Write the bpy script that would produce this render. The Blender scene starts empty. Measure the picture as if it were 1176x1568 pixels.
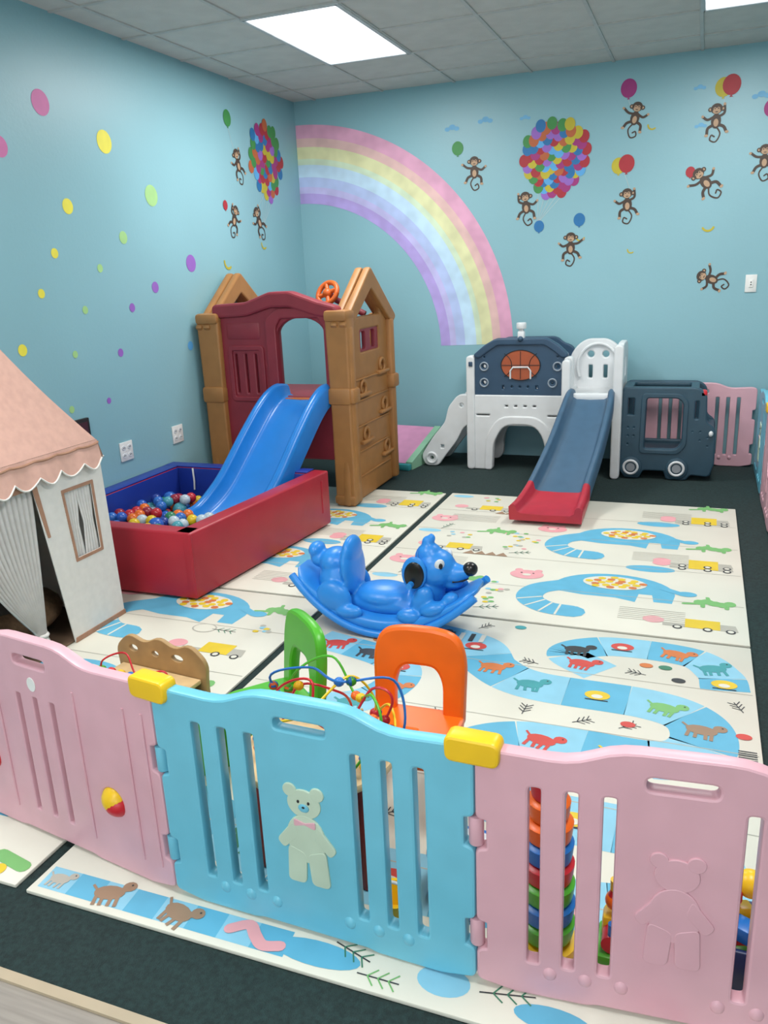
import bpy, bmesh, math, random
from mathutils import Vector, Matrix
random.seed(7)
pi=math.pi
# ------------------------------------------------------------------ materials
def lin(h):
    h=h.lstrip('#'); o=[]
    for i in (0,2,4):
        c=int(h[i:i+2],16)/255.0
        o.append(c/12.92 if c<=0.04045 else ((c+0.055)/1.055)**2.4)
    return (*o,1.0)
_m={}
def mat(name,hx,rough=.4,var=.06,scale=12.,bump=0.,bscale=200.,coat=0.,emit=0.,alpha=1.):
    if name in _m: return _m[name]
    m=bpy.data.materials.new(name); m.use_nodes=True; nt=m.node_tree; b=nt.nodes['Principled BSDF']
    c=lin(hx)
    tc=nt.nodes.new('ShaderNodeTexCoord')
    n=nt.nodes.new('ShaderNodeTexNoise'); n.inputs['Scale'].default_value=scale; n.inputs['Detail'].default_value=1
    nt.links.new(tc.outputs['Object'],n.inputs['Vector'])
    r=nt.nodes.new('ShaderNodeValToRGB')
    r.color_ramp.elements[0].position=.3; r.color_ramp.elements[1].position=.7
    r.color_ramp.elements[0].color=tuple(max(0,x*(1-var)) for x in c[:3])+(1,)
    r.color_ramp.elements[1].color=tuple(min(1,x*(1+var)) for x in c[:3])+(1,)
    nt.links.new(n.outputs['Fac'],r.inputs['Fac']); nt.links.new(r.outputs['Color'],b.inputs['Base Color'])
    b.inputs['Roughness'].default_value=rough
    b.inputs['Coat Weight'].default_value=coat
    b.inputs['Alpha'].default_value=alpha
    if emit:
        b.inputs['Emission Color'].default_value=c; b.inputs['Emission Strength'].default_value=emit
    if bump:
        n2=nt.nodes.new('ShaderNodeTexNoise'); n2.inputs['Scale'].default_value=bscale; n2.inputs['Detail'].default_value=1
        nt.links.new(tc.outputs['Object'],n2.inputs['Vector'])
        bp=nt.nodes.new('ShaderNodeBump'); bp.inputs['Strength'].default_value=bump; bp.inputs['Distance'].default_value=.004
        nt.links.new(n2.outputs['Fac'],bp.inputs['Height']); nt.links.new(bp.outputs['Normal'],b.inputs['Normal'])
    _m[name]=m; return m
PINK=mat('plastic_pink','#dcabb6',.38,.03)
BLUE=mat('plastic_lightblue','#6fbfd6',.35,.03)
YEL=mat('plastic_yellow','#efc119',.35)
RED=mat('plastic_red','#c8202c',.35)
CREAMG=mat('bear_cream','#bfd2bc',.5)
BROWN=mat('plastic_tan','#a3713e',.5,.06)
MAROON=mat('plastic_maroon','#8a2c38',.45,.06)
SLBLUE=mat('plastic_slide_blue','#1f78c8',.28,.03)
DOGB=mat('plastic_dog_blue','#2b8ade',.36,.03)
BLK=mat('plastic_black','#101012',.3)
WHT=mat('plastic_white','#dcdfe0',.4,.03)
NAVY=mat('plastic_navy','#2e4a63',.42,.05)
CHUTE=mat('plastic_chute_slate','#41607a',.42,.05)
TEALN=mat('plastic_bus_slate','#2f4c5c',.42,.05)
SRED=mat('plastic_slide_red','#b52a3a',.35)
ORG=mat('plastic_orange','#f06a12',.35)
GRN=mat('plastic_green','#4fae2a',.35)
LBL=mat('plastic_midblue','#1f6fc0',.35)
PURP=mat('plastic_purple','#8b56b8',.4)
VRED=mat('vinyl_red','#a81f30',.38,.07,6,bump=.25,bscale=14)
VBLUE=mat('vinyl_navy','#1c3590',.38,.08,6,bump=.25,bscale=14)
FAB=mat('canvas_rose','#d0a596',.9,.05,30,bump=.25,bscale=500)
FABD=mat('canvas_rose_dark','#a98068',.9,.06,30,bump=.25,bscale=500)
FABW=mat('canvas_white','#dedbd5',.9,.03,30,bump=.15,bscale=400)
SHEER=mat('sheer_curtain','#eeebe8',.9,.04,30,alpha=.82)
WOOD=mat('toy_wood','#d9b98a',.5,.12,18)
WOODD=mat('toy_wood_tan','#b08d5e',.5,.12,18)
DRED=mat('table_leg_red','#8e2a22',.4)
OUTL=mat('outlet_white','#e6e6e2',.4)
DARK=mat('dark_slot','#1b1b1c',.5)
# ------------------------------------------------------------------ mesh infra
COL=bpy.context.collection
class Grp:
    def __init__(s,name,loc=(0,0,0),rz=0.,mtx=None):
        s.name=name; s.parts=[]; s.M=mtx if mtx else Matrix.Translation(loc)@Matrix.Rotation(rz,4,'Z')
    def add(s,me,name,m,mtx=None,sharp=38):
        if mtx is not None: me.transform(mtx)
        if m is not None:
            me.materials.clear(); me.materials.append(m)
            for p in me.polygons: p.material_index=0
        for p in me.polygons: p.use_smooth=True
        me.update()
        if sharp<180: me.set_sharp_from_angle(angle=math.radians(sharp))
        s.parts.append((name,me)); return me
    def end(s,join=False):
        if join or len(s.parts)==1:
            mats=[]; bm=bmesh.new()
            for n,me in s.parts:
                mp=[]
                for m in me.materials:
                    if m not in mats: mats.append(m)
                    mp.append(mats.index(m))
                for p in me.polygons: p.material_index=mp[p.material_index] if mp else 0
                bm.from_mesh(me)
            me=bpy.data.meshes.new(s.name); bm.to_mesh(me); bm.free()
            for m in mats: me.materials.append(m)
            o=bpy.data.objects.new(s.name,me); COL.objects.link(o); o.matrix_world=s.M; return o
        e=bpy.data.objects.new(s.name,None); e.empty_display_size=.05; COL.objects.link(e); e.matrix_world=s.M
        for n,me in s.parts:
            o=bpy.data.objects.new(n,me); COL.objects.link(o); o.parent=e
        return e
def frombm(bm,name='m'):
    me=bpy.data.meshes.new(name); bm.to_mesh(me); bm.free(); return me
def box(G,name,c,sz,m,bev=.006,rot=None,seg=2):
    bm=bmesh.new(); bmesh.ops.create_cube(bm,size=1.); bmesh.ops.scale(bm,vec=sz,verts=bm.verts)
    if bev: bmesh.ops.bevel(bm,geom=list(bm.edges),offset=min(bev,min(sz)*.49),segments=seg,affect='EDGES',profile=.5)
    M=Matrix.Translation(c)
    if rot is not None: M=M@rot
    return G.add(frombm(bm),name,m,M)
def vecrot(d):
    return Vector(d).to_track_quat('Z','Y').to_matrix().to_4x4()
def cyl(G,name,p1,p2,r1,m,r2=None,seg=24,bev=0):
    p1=Vector(p1);p2=Vector(p2); d=p2-p1; r2=r1 if r2 is None else r2
    bm=bmesh.new(); bmesh.ops.create_cone(bm,cap_ends=True,segments=seg,radius1=r1,radius2=r2,depth=d.length)
    if bev:
        es=[e for e in bm.edges if len(e.link_faces)==2 and any(len(f.verts)>4 for f in e.link_faces)]
        bmesh.ops.bevel(bm,geom=es,offset=bev,segments=2,affect='EDGES',profile=.5)
    return G.add(frombm(bm),name,m,Matrix.Translation((p1+p2)/2)@vecrot(d))
def ell(G,name,c,r,m,rot=None,seg=24):
    if not hasattr(r,'__len__'): r=(r,r,r)
    bm=bmesh.new(); bmesh.ops.create_uvsphere(bm,u_segments=seg,v_segments=max(6,seg//2),radius=1.)
    M=Matrix.Translation(c)
    if rot is not None: M=M@rot
    M=M@Matrix.Diagonal((*r,1))
    return G.add(frombm(bm),name,m,M,180)
def loft(G,name,rings,m,cap=True,closed=True,sharp=50):
    bm=bmesh.new(); vs=[[bm.verts.new(p) for p in r] for r in rings]; n=len(rings[0])
    for i in range(len(rings)-1):
        for j in range(n if closed else n-1):
            k=(j+1)%n
            bm.faces.new((vs[i][j],vs[i][k],vs[i+1][k],vs[i+1][j]))
    if cap and closed:
        bm.faces.new(vs[0][::-1]); bm.faces.new(vs[-1])
    bmesh.ops.recalc_face_normals(bm,faces=bm.faces)
    return G.add(frombm(bm),name,m,None,sharp)
def tube(G,name,pts,r,m,closed=False,seg=10):
    P=[Vector(p) for p in pts]; n=len(P); rings=[]
    rr=r if hasattr(r,'__len__') else [r]*n
    pn=None
    for i in range(n):
        a=P[(i-1)%n] if (closed or i>0) else P[i]; b=P[(i+1)%n] if (closed or i<n-1) else P[i]
        t=(b-a).normalized()
        if pn is None:
            pn=t.orthogonal().normalized()
        pn=(pn-t*pn.dot(t)).normalized(); bn=t.cross(pn)
        rings.append([P[i]+(pn*math.cos(k*2*pi/seg)+bn*math.sin(k*2*pi/seg))*rr[i] for k in range(seg)])
    if closed: rings.append(rings[0])
    return loft(G,name,rings,m,cap=not closed,sharp=60)
def torus(G,name,c,R,r,m,axis=(0,0,1),seg=32):
    Q=vecrot(axis); pts=[Vector(c)+Q@Vector((R*math.cos(a),R*math.sin(a),0)) for a in [i*2*pi/seg for i in range(seg)]]
    return tube(G,name,pts,r,m,True,10)
def revolve(G,name,prof,c,m,seg=32,sharp=40):
    rings=[]
    for (r,z) in prof: rings.append([(c[0]+r*math.cos(k*2*pi/seg),c[1]+r*math.sin(k*2*pi/seg),c[2]+z) for k in range(seg)])
    return loft(G,name,rings,m,True,True,sharp)
def rp(pts,r,n=4):
    out=[]; N=len(pts)
    for i in range(N):
        p=Vector(pts[i][:2]); a=Vector(pts[i-1][:2]); b=Vector(pts[(i+1)%N][:2])
        ri=pts[i][2] if len(pts[i])>2 else r
        u=(a-p); v=(b-p); lu=u.length; lv=v.length; d=min(ri,lu*.49,lv*.49)
        if d<1e-5: out.append((p.x,p.y)); continue
        s=p+u/lu*d; e=p+v/lv*d
        for k in range(n+1):
            t=k/n; q=s*(1-t)**2+p*2*t*(1-t)+e*t*t; out.append((q.x,q.y))
    return out
def circ(cx,cy,rx,ry=None,n=28,a0=0.):
    ry=rx if ry is None else ry
    return [(cx+rx*math.cos(2*pi*i/n+a0),cy+ry*math.sin(2*pi*i/n+a0)) for i in range(n)]
def rrect(x0,y0,x1,y1,r): return rp([(x0,y0),(x1,y0),(x1,y1),(x0,y1)],r)
def arch(x0,y0,x1,y1,rad,n=14):
    cx=(x0+x1)/2; rx=(x1-x0)/2
    return [(x0,y0),(x1,y0)]+[(cx+rx*math.cos(pi*i/n),y1-rad+rad*math.sin(pi*i/n)) for i in range(n+1)]
XZ=Matrix(((1,0,0,0),(0,0,-1,0),(0,1,0,0),(0,0,0,1)))
YZ=Matrix(((0,0,1,0),(1,0,0,0),(0,1,0,0),(0,0,0,1)))
def plate(G,name,outl,holes,th,m,pl='xz',at=0.,bev=.005,mtx=None):
    cu=bpy.data.curves.new('c','CURVE'); cu.dimensions='2D'; cu.fill_mode='BOTH'
    cu.extrude=max(.0005,th/2-bev); cu.bevel_depth=bev; cu.bevel_resolution=1
    for ring in [outl]+list(holes):
        sp=cu.splines.new('POLY'); sp.points.add(len(ring)-1)
        for i,p in enumerate(ring): sp.points[i].co=(p[0],p[1],0,1)
        sp.use_cyclic_u=True
    o=bpy.data.objects.new('c',cu); COL.objects.link(o)
    dg=bpy.context.evaluated_depsgraph_get(); dg.update()
    me=bpy.data.meshes.new_from_object(o.evaluated_get(dg))
    bpy.data.objects.remove(o); bpy.data.curves.remove(cu)
    if pl=='xz': M=Matrix.Translation((0,at,0))@XZ
    elif pl=='yz': M=Matrix.Translation((at,0,0))@YZ
    else: M=Matrix.Translation((0,0,at))
    if mtx is not None: M=mtx@M
    return G.add(me,name,m,M,40)
def remesh(G,name,parts,m,vox=.008,smooth=6,mtx=None):
    T=Grp('t'); 
    for (c,r,rot) in parts: ell(T,'e',c,r,None,rot,20)
    bm=bmesh.new()
    for n,me in T.parts: bm.from_mesh(me)
    me=frombm(bm); o=bpy.data.objects.new('r',me); COL.objects.link(o)
    md=o.modifiers.new('r','REMESH'); md.mode='VOXEL'; md.voxel_size=vox; md.use_smooth_shade=True
    ms=o.modifiers.new('s','SMOOTH'); ms.factor=.5; ms.iterations=smooth
    dg=bpy.context.evaluated_depsgraph_get(); dg.update()
    r=bpy.data.meshes.new_from_object(o.evaluated_get(dg)); bpy.data.objects.remove(o)
    return G.add(r,name,m,mtx,180)
def catmull(P,n=8,closed=False):
    P=[Vector(p) for p in P]; out=[]; N=len(P)
    rng=range(N) if closed else range(N-1)
    for i in rng:
        p1=P[i]; p2=P[(i+1)%N]
        p0=P[(i-1)%N] if (closed or i>0) else p1*2-p2
        p3=P[(i+2)%N] if (closed or i+2<N) else p2*2-p1
        for k in range(n):
            t=k/n
            out.append(.5*((2*p1)+(-p0+p2)*t+(2*p0-5*p1+4*p2-p3)*t*t+(-p0+3*p1-3*p2+p3)*t**3))
    if not closed: out.append(P[-1])
    return out
class Art:
    def __init__(s,mp): s.mp=mp; s.v=[]; s.f=[]; s.mi=[]; s.mats=[]; s.k=0
    def poly(s,pts,m,l=0):
        if m not in s.mats: s.mats.append(m)
        s.k+=1; l=l+(s.k%40)*.024
        b=len(s.v)
        for p in pts: s.v.append(s.mp(p[0],p[1],l))
        s.f.append(list(range(b,b+len(pts)))); s.mi.append(s.mats.index(m))
    def disc(s,x,y,rx,m,l=0,ry=None,rot=0.,n=22):
        ry=rx if ry is None else ry; c,sn=math.cos(rot),math.sin(rot)
        s.poly([(x+a*c-b*sn,y+a*sn+b*c) for a,b in circ(0,0,rx,ry,n)],m,l)
    def stroke(s,pts,w,m,l=0,round_=True,taper=None):
        P=[Vector((p[0],p[1])) for p in pts]; n=len(P); L=[];R=[]
        for i in range(n):
            t=(P[min(i+1,n-1)]-P[max(i-1,0)])
            if t.length<1e-9: t=Vector((1,0))
            t.normalize(); nn=Vector((-t.y,t.x)); ww=w/2*(1 if taper is None else (1-(1-taper)*i/(n-1)))
            L.append(P[i]+nn*ww); R.append(P[i]-nn*ww)
        if m not in s.mats: s.mats.append(m)
        s.k+=1; lo=l+(s.k%40)*.024
        b=len(s.v)
        for a,c in zip(L,R): s.v.append(s.mp(a.x,a.y,lo)); s.v.append(s.mp(c.x,c.y,lo))
        for i in range(n-1):
            s.f.append([b+2*i,b+2*i+1,b+2*i+3,b+2*i+2]); s.mi.append(s.mats.index(m))
        if round_ and w>.004:
            s.disc(P[0].x,P[0].y,w/2,m,l,n=10)
            if taper is None: s.disc(P[-1].x,P[-1].y,w/2,m,l,n=10)
    def mesh(s,name):
        me=bpy.data.meshes.new(name); me.from_pydata(s.v,[],s.f)
        for m in s.mats: me.materials.append(m)
        for i,p in enumerate(me.polygons): p.material_index=s.mi[i]
        me.update(); return me
    def end(s,name):
        o=bpy.data.objects.new(name,s.mesh(name)); COL.objects.link(o); return o
# ------------------------------------------------------------------ room
XL,YB,ZC,XR,YF=-3.21,6.51,2.855,2.4,-2.6
WM=mat('wall_paint_blue','#8ab7c1',.42,.035,1.3,bump=.12,bscale=60)
def room_box(name,lo,hi,m):
    G=Grp(name); c=[(a+b)/2 for a,b in zip(lo,hi)]; sz=[b-a for a,b in zip(lo,hi)]
    box(G,name,c,sz,m,0); return G.end(True)
room_box('wall_left',(XL-.1,YF,0),(XL,YB,ZC),WM)
room_box('wall_back',(XL-.1,YB,0),(XR+.1,YB+.1,ZC),WM)
room_box('wall_right',(XR,YF,0),(XR+.1,YB,ZC),WM)
room_box('wall_front',(XL-.1,YF-.1,0),(XR+.1,YF,ZC),mat('wall_paint_white','#e4e4e0',.6,.02,2))
FM=mat('floor_wood_vinyl','#a39a90',.45,.1,3)
nt=FM.node_tree; b=nt.nodes['Principled BSDF']
tc=nt.nodes.new('ShaderNodeTexCoord'); br=nt.nodes.new('ShaderNodeTexBrick')
br.inputs['Scale'].default_value=1.; br.inputs['Brick Width'].default_value=1.2; br.inputs['Row Height'].default_value=.15; br.inputs['Mortar Size'].default_value=.003
br.inputs['Color1'].default_value=lin('#b5aba0'); br.inputs['Color2'].default_value=lin('#9c938a'); br.inputs['Mortar'].default_value=lin('#5c554f')
mp=nt.nodes.new('ShaderNodeMapping'); nt.links.new(tc.outputs['Object'],mp.inputs['Vector']); nt.links.new(mp.outputs[0],br.inputs['Vector'])
wv=nt.nodes.new('ShaderNodeTexNoise'); mp2=nt.nodes.new('ShaderNodeMapping'); mp2.inputs['Scale'].default_value=(2,40,1); nt.links.new(tc.outputs['Object'],mp2.inputs['Vector']); nt.links.new(mp2.outputs[0],wv.inputs['Vector']); wv.inputs['Scale'].default_value=2
mx=nt.nodes.new('ShaderNodeMix'); mx.data_type='RGBA'; mx.blend_type='MULTIPLY'; mx.inputs[0].default_value=.5
nt.links.new(br.outputs['Color'],mx.inputs[6]); nt.links.new(wv.outputs['Fac'],mx.inputs[7]); nt.links.new(mx.outputs[2],b.inputs['Base Color'])
room_box('floor',(XL-.1,YF-.1,-.1),(XR+.1,YB+.1,0),FM)
CARP=mat('carpet_dark_green','#1b2f2e',.9,.3,90,bump=.6,bscale=400)
room_box('floor_carpet',(XL+.002,1.06,0),(XR-.002,YB-.002,.006),CARP)
room_box('trim_1',(XL+.002,1.035,0),(XR-.002,1.06,.008),mat('trim_strip','#b7a68c',.5))
CM=mat('ceiling_tile','#d3d1cb',.9,.04,9,bump=.5,bscale=220)
room_box('ceiling',(XL-.1,YF-.1,ZC),(XR+.1,YB+.1,ZC+.1),CM)
G=Grp('ceiling_grid'); GM=mat('ceiling_tbar','#c4c4c0',.5)
gx=[-.12+.58*k for k in range(-5,5)]; gy=[5.52+.58*k for k in range(-14,2)]
for x in gx:
    if XL<x<XR: box(G,'bar_x',(x,(YF+YB)/2,ZC-.004),(.022,YB-YF,.008),GM,.001,seg=1)
for y in gy:
    if YF<y<YB: box(G,'bar_y',((XL+XR)/2,y,ZC-.0035),(XR-XL,.022,.008),GM,.001,seg=1)
G.end(True)
LM=mat('light_diffuser','#f4f8ff',.5,.0,emit=2.5)
try: LM.cycles.emission_sampling='NONE'
except Exception: pass
LF=mat('light_frame','#c9cccc',.5)
for (x0,y0) in [(-2.44,4.36),(-.12,4.36),(-2.44,.88),(-.12,.88),(-1.28,-2.)]:
    G=Grp('ceiling_light',(x0+.29,y0+.58,ZC))
    box(G,'diffuser',(0,0,-.006),(.53,1.11,.006),LM,0)
    for sx in (-1,1): box(G,'frame_side',(sx*.28,0,-.008),(.025,1.16,.012),LF,.002)
    for sy in (-1,1): box(G,'frame_end',(0,sy*.57,-.008),(.56,.025,.012),LF,.002)
    e=G.end()
    la=bpy.data.lights.new('lamp','AREA'); la.shape='RECTANGLE'; la.size=.53; la.size_y=1.11; la.energy=42; la.color=(1.,.985,.96)
    lo=bpy.data.objects.new('lamp',la); COL.objects.link(lo); lo.parent=e; lo.location=(0,0,-.016)
G=Grp('added_fill_window',(-.2,YF,1.4))  # unseen window behind the camera, added as a housing for the fill lamp
WF=mat('added_frame_white','#e9e9e6',.4)
for sx in (-1,0,1): box(G,'mullion',(sx*1.85,.02,0),(.06,.04,2.06),WF,.004)
for sz in (-1,1): box(G,'rail',(0,.02,sz*1.0),(3.76,.04,.06),WF,.004)
box(G,'pane',(0,.006,0),(3.66,.008,1.96),mat('added_pane_glow','#dfeaf4',.1,.02,1,emit=.6),0)  # added pane with its own glow, part of the front fill
e=G.end()
la=bpy.data.lights.new('front_fill','AREA'); la.shape='RECTANGLE'; la.size=3.6; la.size_y=1.9; la.energy=52; la.color=(.97,.98,1.)  # added fill lamp, brightens the ceiling and the fence fronts
lo=bpy.data.objects.new('front_fill',la); COL.objects.link(lo); lo.parent=e; lo.location=(0,.05,-.05); lo.rotation_euler=(math.radians(98),0,0)
for (y,z) in [(3.91,.54),(4.44,.54)]:
    G=Grp('electrical_outlet',(XL,y,z))
    box(G,'cover',(.004,0,0),(.007,.115,.115),OUTL,.002)
    for dy in (-.027,.027):
        for dz in (-.024,.024):
            plate(G,'receptacle',circ(dy,dz,.016,.013,16),[],.004,WHT,'yz',.008,.001)
            for k in (-.006,.006): box(G,'slot',(.0106,dy+k,dz),(.002,.003,.009),DARK,0)
    G.end(True)
G=Grp('light_switch',(.30,YB,1.32))
box(G,'cover',(0,-.004,0),(.075,.007,.12),OUTL,.002); box(G,'toggle',(0,-.009,0),(.03,.006,.055),OUTL,.002)
for k in (-.008,.008): box(G,'mark',(0,-.0125,k),(.008,.001,.008),DARK,0)
G.end(True)
# ------------------------------------------------------------------ wall decals
def pm(name,hx,var=.04,sc=15): return mat('print_'+name,hx,.55,var,sc)
dp={'pink':pm('pink','#cf6fa6'),'yellow':pm('yellow','#e9dd4a'),'lime':pm('lime','#a3cf88'),'purple':pm('purple','#9463bb'),'blue':pm('blue','#5aa5dc'),
 'magenta':pm('magenta','#9c2f76'),'red':pm('red','#a82a34'),'green':pm('green','#3f8a48'),'cobalt':pm('cobalt','#236fa8'),'gold':pm('gold','#bdae30'),'orange':pm('orange','#b86036')}
LW=lambda a,b,l: (XL+.0015+l*.0008,a,b)
BW=lambda a,b,l: (a,YB-.0015-l*.0008,b)
A=Art(LW)
for y,z,r,c in [(3.62,2.41,.062,'pink'),(3.30,2.17,.05,'pink'),(4.08,2.28,.062,'yellow'),(3.71,1.92,.04,'yellow'),(4.46,2.02,.062,'lime'),(3.56,1.68,.026,'yellow'),(4.14,1.77,.036,'lime'),(3.90,1.60,.023,'lime'),(4.81,1.62,.055,'purple'),(4.39,1.48,.034,'purple'),(3.42,1.48,.024,'yellow'),(4.14,1.37,.026,'purple'),(3.73,1.38,.022,'lime'),(3.23,1.21,.03,'yellow'),(3.98,1.12,.024,'purple'),(3.60,1.15,.02,'lime'),(4.70,1.09,.03,'blue'),(3.82,.86,.018,'purple'),(3.51,.86,.02,'lime')]:
    A.disc(y,z,r,dp[c],0,n=36)
A.end('polka_dot_wall_decals')
MB=pm('monkey_brown','#45362c'); MT=pm('monkey_tan','#b9987a'); STR=pm('string','#b9c6c6')
def monkey(A,x,z,s,rot=0.,mir=1,armup=1):
    c,sn=math.cos(rot),math.sin(rot)
    def T(a,b): a*=mir; return (x+s*(a*c-b*sn), z+s*(a*sn+b*c))
    def D(a,b,rx,ry,m,l): 
        p=T(a,b); A.disc(p[0],p[1],rx*s,m,l,ry*s,rot,16)
    def S(P,w,m,l): A.stroke([T(v.x,v.y) for v in catmull([Vector((*q,0)) for q in P],5)],w*s,m,l,True)
    S([(0,-.15),(.12,-.35),(.02,-.55),(-.13,-.5),(-.1,-.38),(-.02,-.42)],.04,MB,0)
    S([(-.06,-.12),(-.2,-.2),(-.22,-.36)],.075,MB,1); S([(.06,-.12),(.2,-.18),(.27,-.3)],.075,MB,1)
    D(-.23,-.38,.05,.035,MT,2); D(.29,-.32,.05,.035,MT,2)
    if armup: S([(.06,.08),(.2,.16),(.2,.36)],.065,MB,1); D(.2,.38,.035,.035,MT,2)
    else: S([(.06,.08),(.22,.1),(.36,.2)],.065,MB,1); D(.38,.2,.035,.035,MT,2)
    S([(-.06,.08),(-.22,.02),(-.34,.1)],.065,MB,1); D(-.35,.11,.035,.035,MT,2)
    D(0,-.03,.13,.19,MB,1); D(.0,-.07,.065,.1,MT,2)
    D(-.16,.27,.06,.06,MB,2); D(.16,.27,.06,.06,MB,2); D(-.16,.27,.03,.03,MT,3); D(.16,.27,.03,.03,MT,3)
    D(0,.28,.15,.135,MB,3); D(0,.22,.10,.07,MT,4); D(-.045,.28,.04,.04,MT,4); D(.045,.28,.04,.04,MT,4)
    D(-.045,.285,.016,.02,MB,5); D(.045,.285,.016,.02,MB,5); D(0,.20,.04,.012,MB,5)
def cluster(A,x,z,rx,rz,n=75):
    cs=['red','cobalt','gold','green','magenta','purple','blue','orange','red','cobalt','green','magenta']
    pts=[]
    for i in range(n):
        r=math.sqrt((i+.5)/n); a=i*2.39996
        pts.append((x+math.cos(a)*r*rx*(1. if math.sin(a)>-.3 else .85),z+math.sin(a)*r*rz))
    pts.sort(key=lambda p:p[1])
    prev=None
    for k,(a,b) in enumerate(pts):
        c=random.choice([q for q in cs if q!=prev]); prev=c; m=dp[c]; q=rx*.155
        A.k=0; A.disc(a,b,q,m,1+k*.05,q*1.18,0,16)
    for a in (-.6,-.3,0,.3,.6): A.stroke([(x+a*rx*.8,z-rz*.8),(x-rx*.5,z-rz*1.75)],.003,STR,0,False)
def balloon(A,x,z,r,c,l=2):
    A.disc(x,z,r,dp[c],l,r*1.12); A.poly([(x,z-r*1.05),(x-r*.2,z-r*1.3),(x+r*.2,z-r*1.3)],dp[c],l)
def banana(A,x,z,s,rot=0):
    P=[(x+s*math.cos(rot+a),z+s*math.sin(rot+a)) for a in [pi+ k*pi*.7/6 for k in range(7)]]
    A.stroke(P,s*.35,dp['gold'],1)
A=Art(LW)
cluster(A,5.97,2.36,.25,.27,60)
A.end('balloon_cluster_decal')
A=Art(LW)
balloon(A,5.44,2.59,.05,'green'); A.stroke([(5.44,2.53),(5.5,2.38)],.003,STR,0,False)
monkey(A,5.54,2.30,.25,.3); monkey(A,5.42,1.92,.24,-.4,-1); monkey(A,5.78,1.92,.26,.5,1)
balloon(A,5.31,2.01,.03,'red'); banana(A,5.28,1.63,.05); banana(A,5.83,1.76,.04)
for a in (0,1): A.stroke([(5.9,2.12),(5.78,2.02)],.003,STR,0,False)
A.end('monkey_wall_decals')
A=Art(BW)
cluster(A,-1.10,2.26,.245,.255,85)
A.end('balloon_cluster_decal.001')
A=Art(BW)
for x,z,s,r,mi,au in [(-1.71,2.22,.25,.0,-1,0),(-1.31,1.94,.25,.1,-1,1),(-.97,1.63,.25,0,1,0),(-.54,2.48,.24,-.2,-1,0),(-.57,1.91,.25,.05,1,1),(-.005,2.41,.25,0,1,1),(-.05,2.02,.26,.7,-1,0),(.03,1.36,.24,1.2,1,0),(.32,2.13,.24,0,-1,0)]:
    monkey(A,x,z,s,r,mi,au)
for x,z,r,c in [(-1.84,2.39,.045,'green'),(-.59,2.67,.055,'magenta'),(-.64,2.17,.05,'gold'),(-.585,2.18,.055,'red'),(-.15,2.09,.032,'red'),(.03,2.61,.055,'gold'),(.08,2.62,.058,'red'),(-.91,1.82,.042,'cobalt'),(-1.21,1.79,.038,'cobalt'),(.34,2.45,.05,'magenta')]:
    balloon(A,x,z,r,c,l=2 if c!='gold' else 1)
A.stroke([(-.60,2.62),(-.56,2.52)],.003,STR,0,False); A.stroke([(-.6,2.12),(-.55,1.99)],.003,STR,0,False); A.stroke([(.05,2.56),(.03,2.48)],.003,STR,0,False)
banana(A,-.01,1.73,.04,.5); banana(A,-.53,1.59,.025); banana(A,-.42,2.42,.03); banana(A,-.9,1.7,.03,.6)
CL=pm('cloud','#6fb0d6')
for x,z in [(-1.88,2.53),(-1.62,2.56),(-1.32,2.55),(.27,2.53),(-.12,2.62),(-.1,2.38)]:
    s=.7 if z not in(2.53,2.56) else 1
    for a,b,r in [(-.04,0,.02),(0,.012,.026),(.035,0,.02)]: A.disc(x+a*s,z+b*s,r*s,CL,0,r*.75*s)
A.end('monkey_wall_decals.001')
A=Art(BW)
bands=[(1.80,1.70,'#dda3bf'),(1.70,1.635,'#dfb9b4'),(1.635,1.545,'#dcdcab'),(1.545,1.50,'#cde0c4'),(1.50,1.405,'#bfdcf0'),(1.405,1.33,'#b3c4ec'),(1.33,1.28,'#c0bbe8'),(1.28,1.20,'#b29fdc')]
for r1,r0,h in bands:
    m=mat('rainbow_'+h[1:],h,.6,.10,9)
    n=48
    for k in range(n):
        A.k=-1
        a0=.02+(pi/2-.02)*k/n; a1=.02+(pi/2-.02)*(k+1)/n
        A.poly([(XL+.004+r0*math.cos(a0),.88+r0*math.sin(a0)),(XL+.004+r1*math.cos(a0),.88+r1*math.sin(a0)),(XL+.004+r1*math.cos(a1),.88+r1*math.sin(a1)),(XL+.004+r0*math.cos(a1),.88+r0*math.sin(a1))],m,0)
A.end('rainbow_mural')
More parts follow.
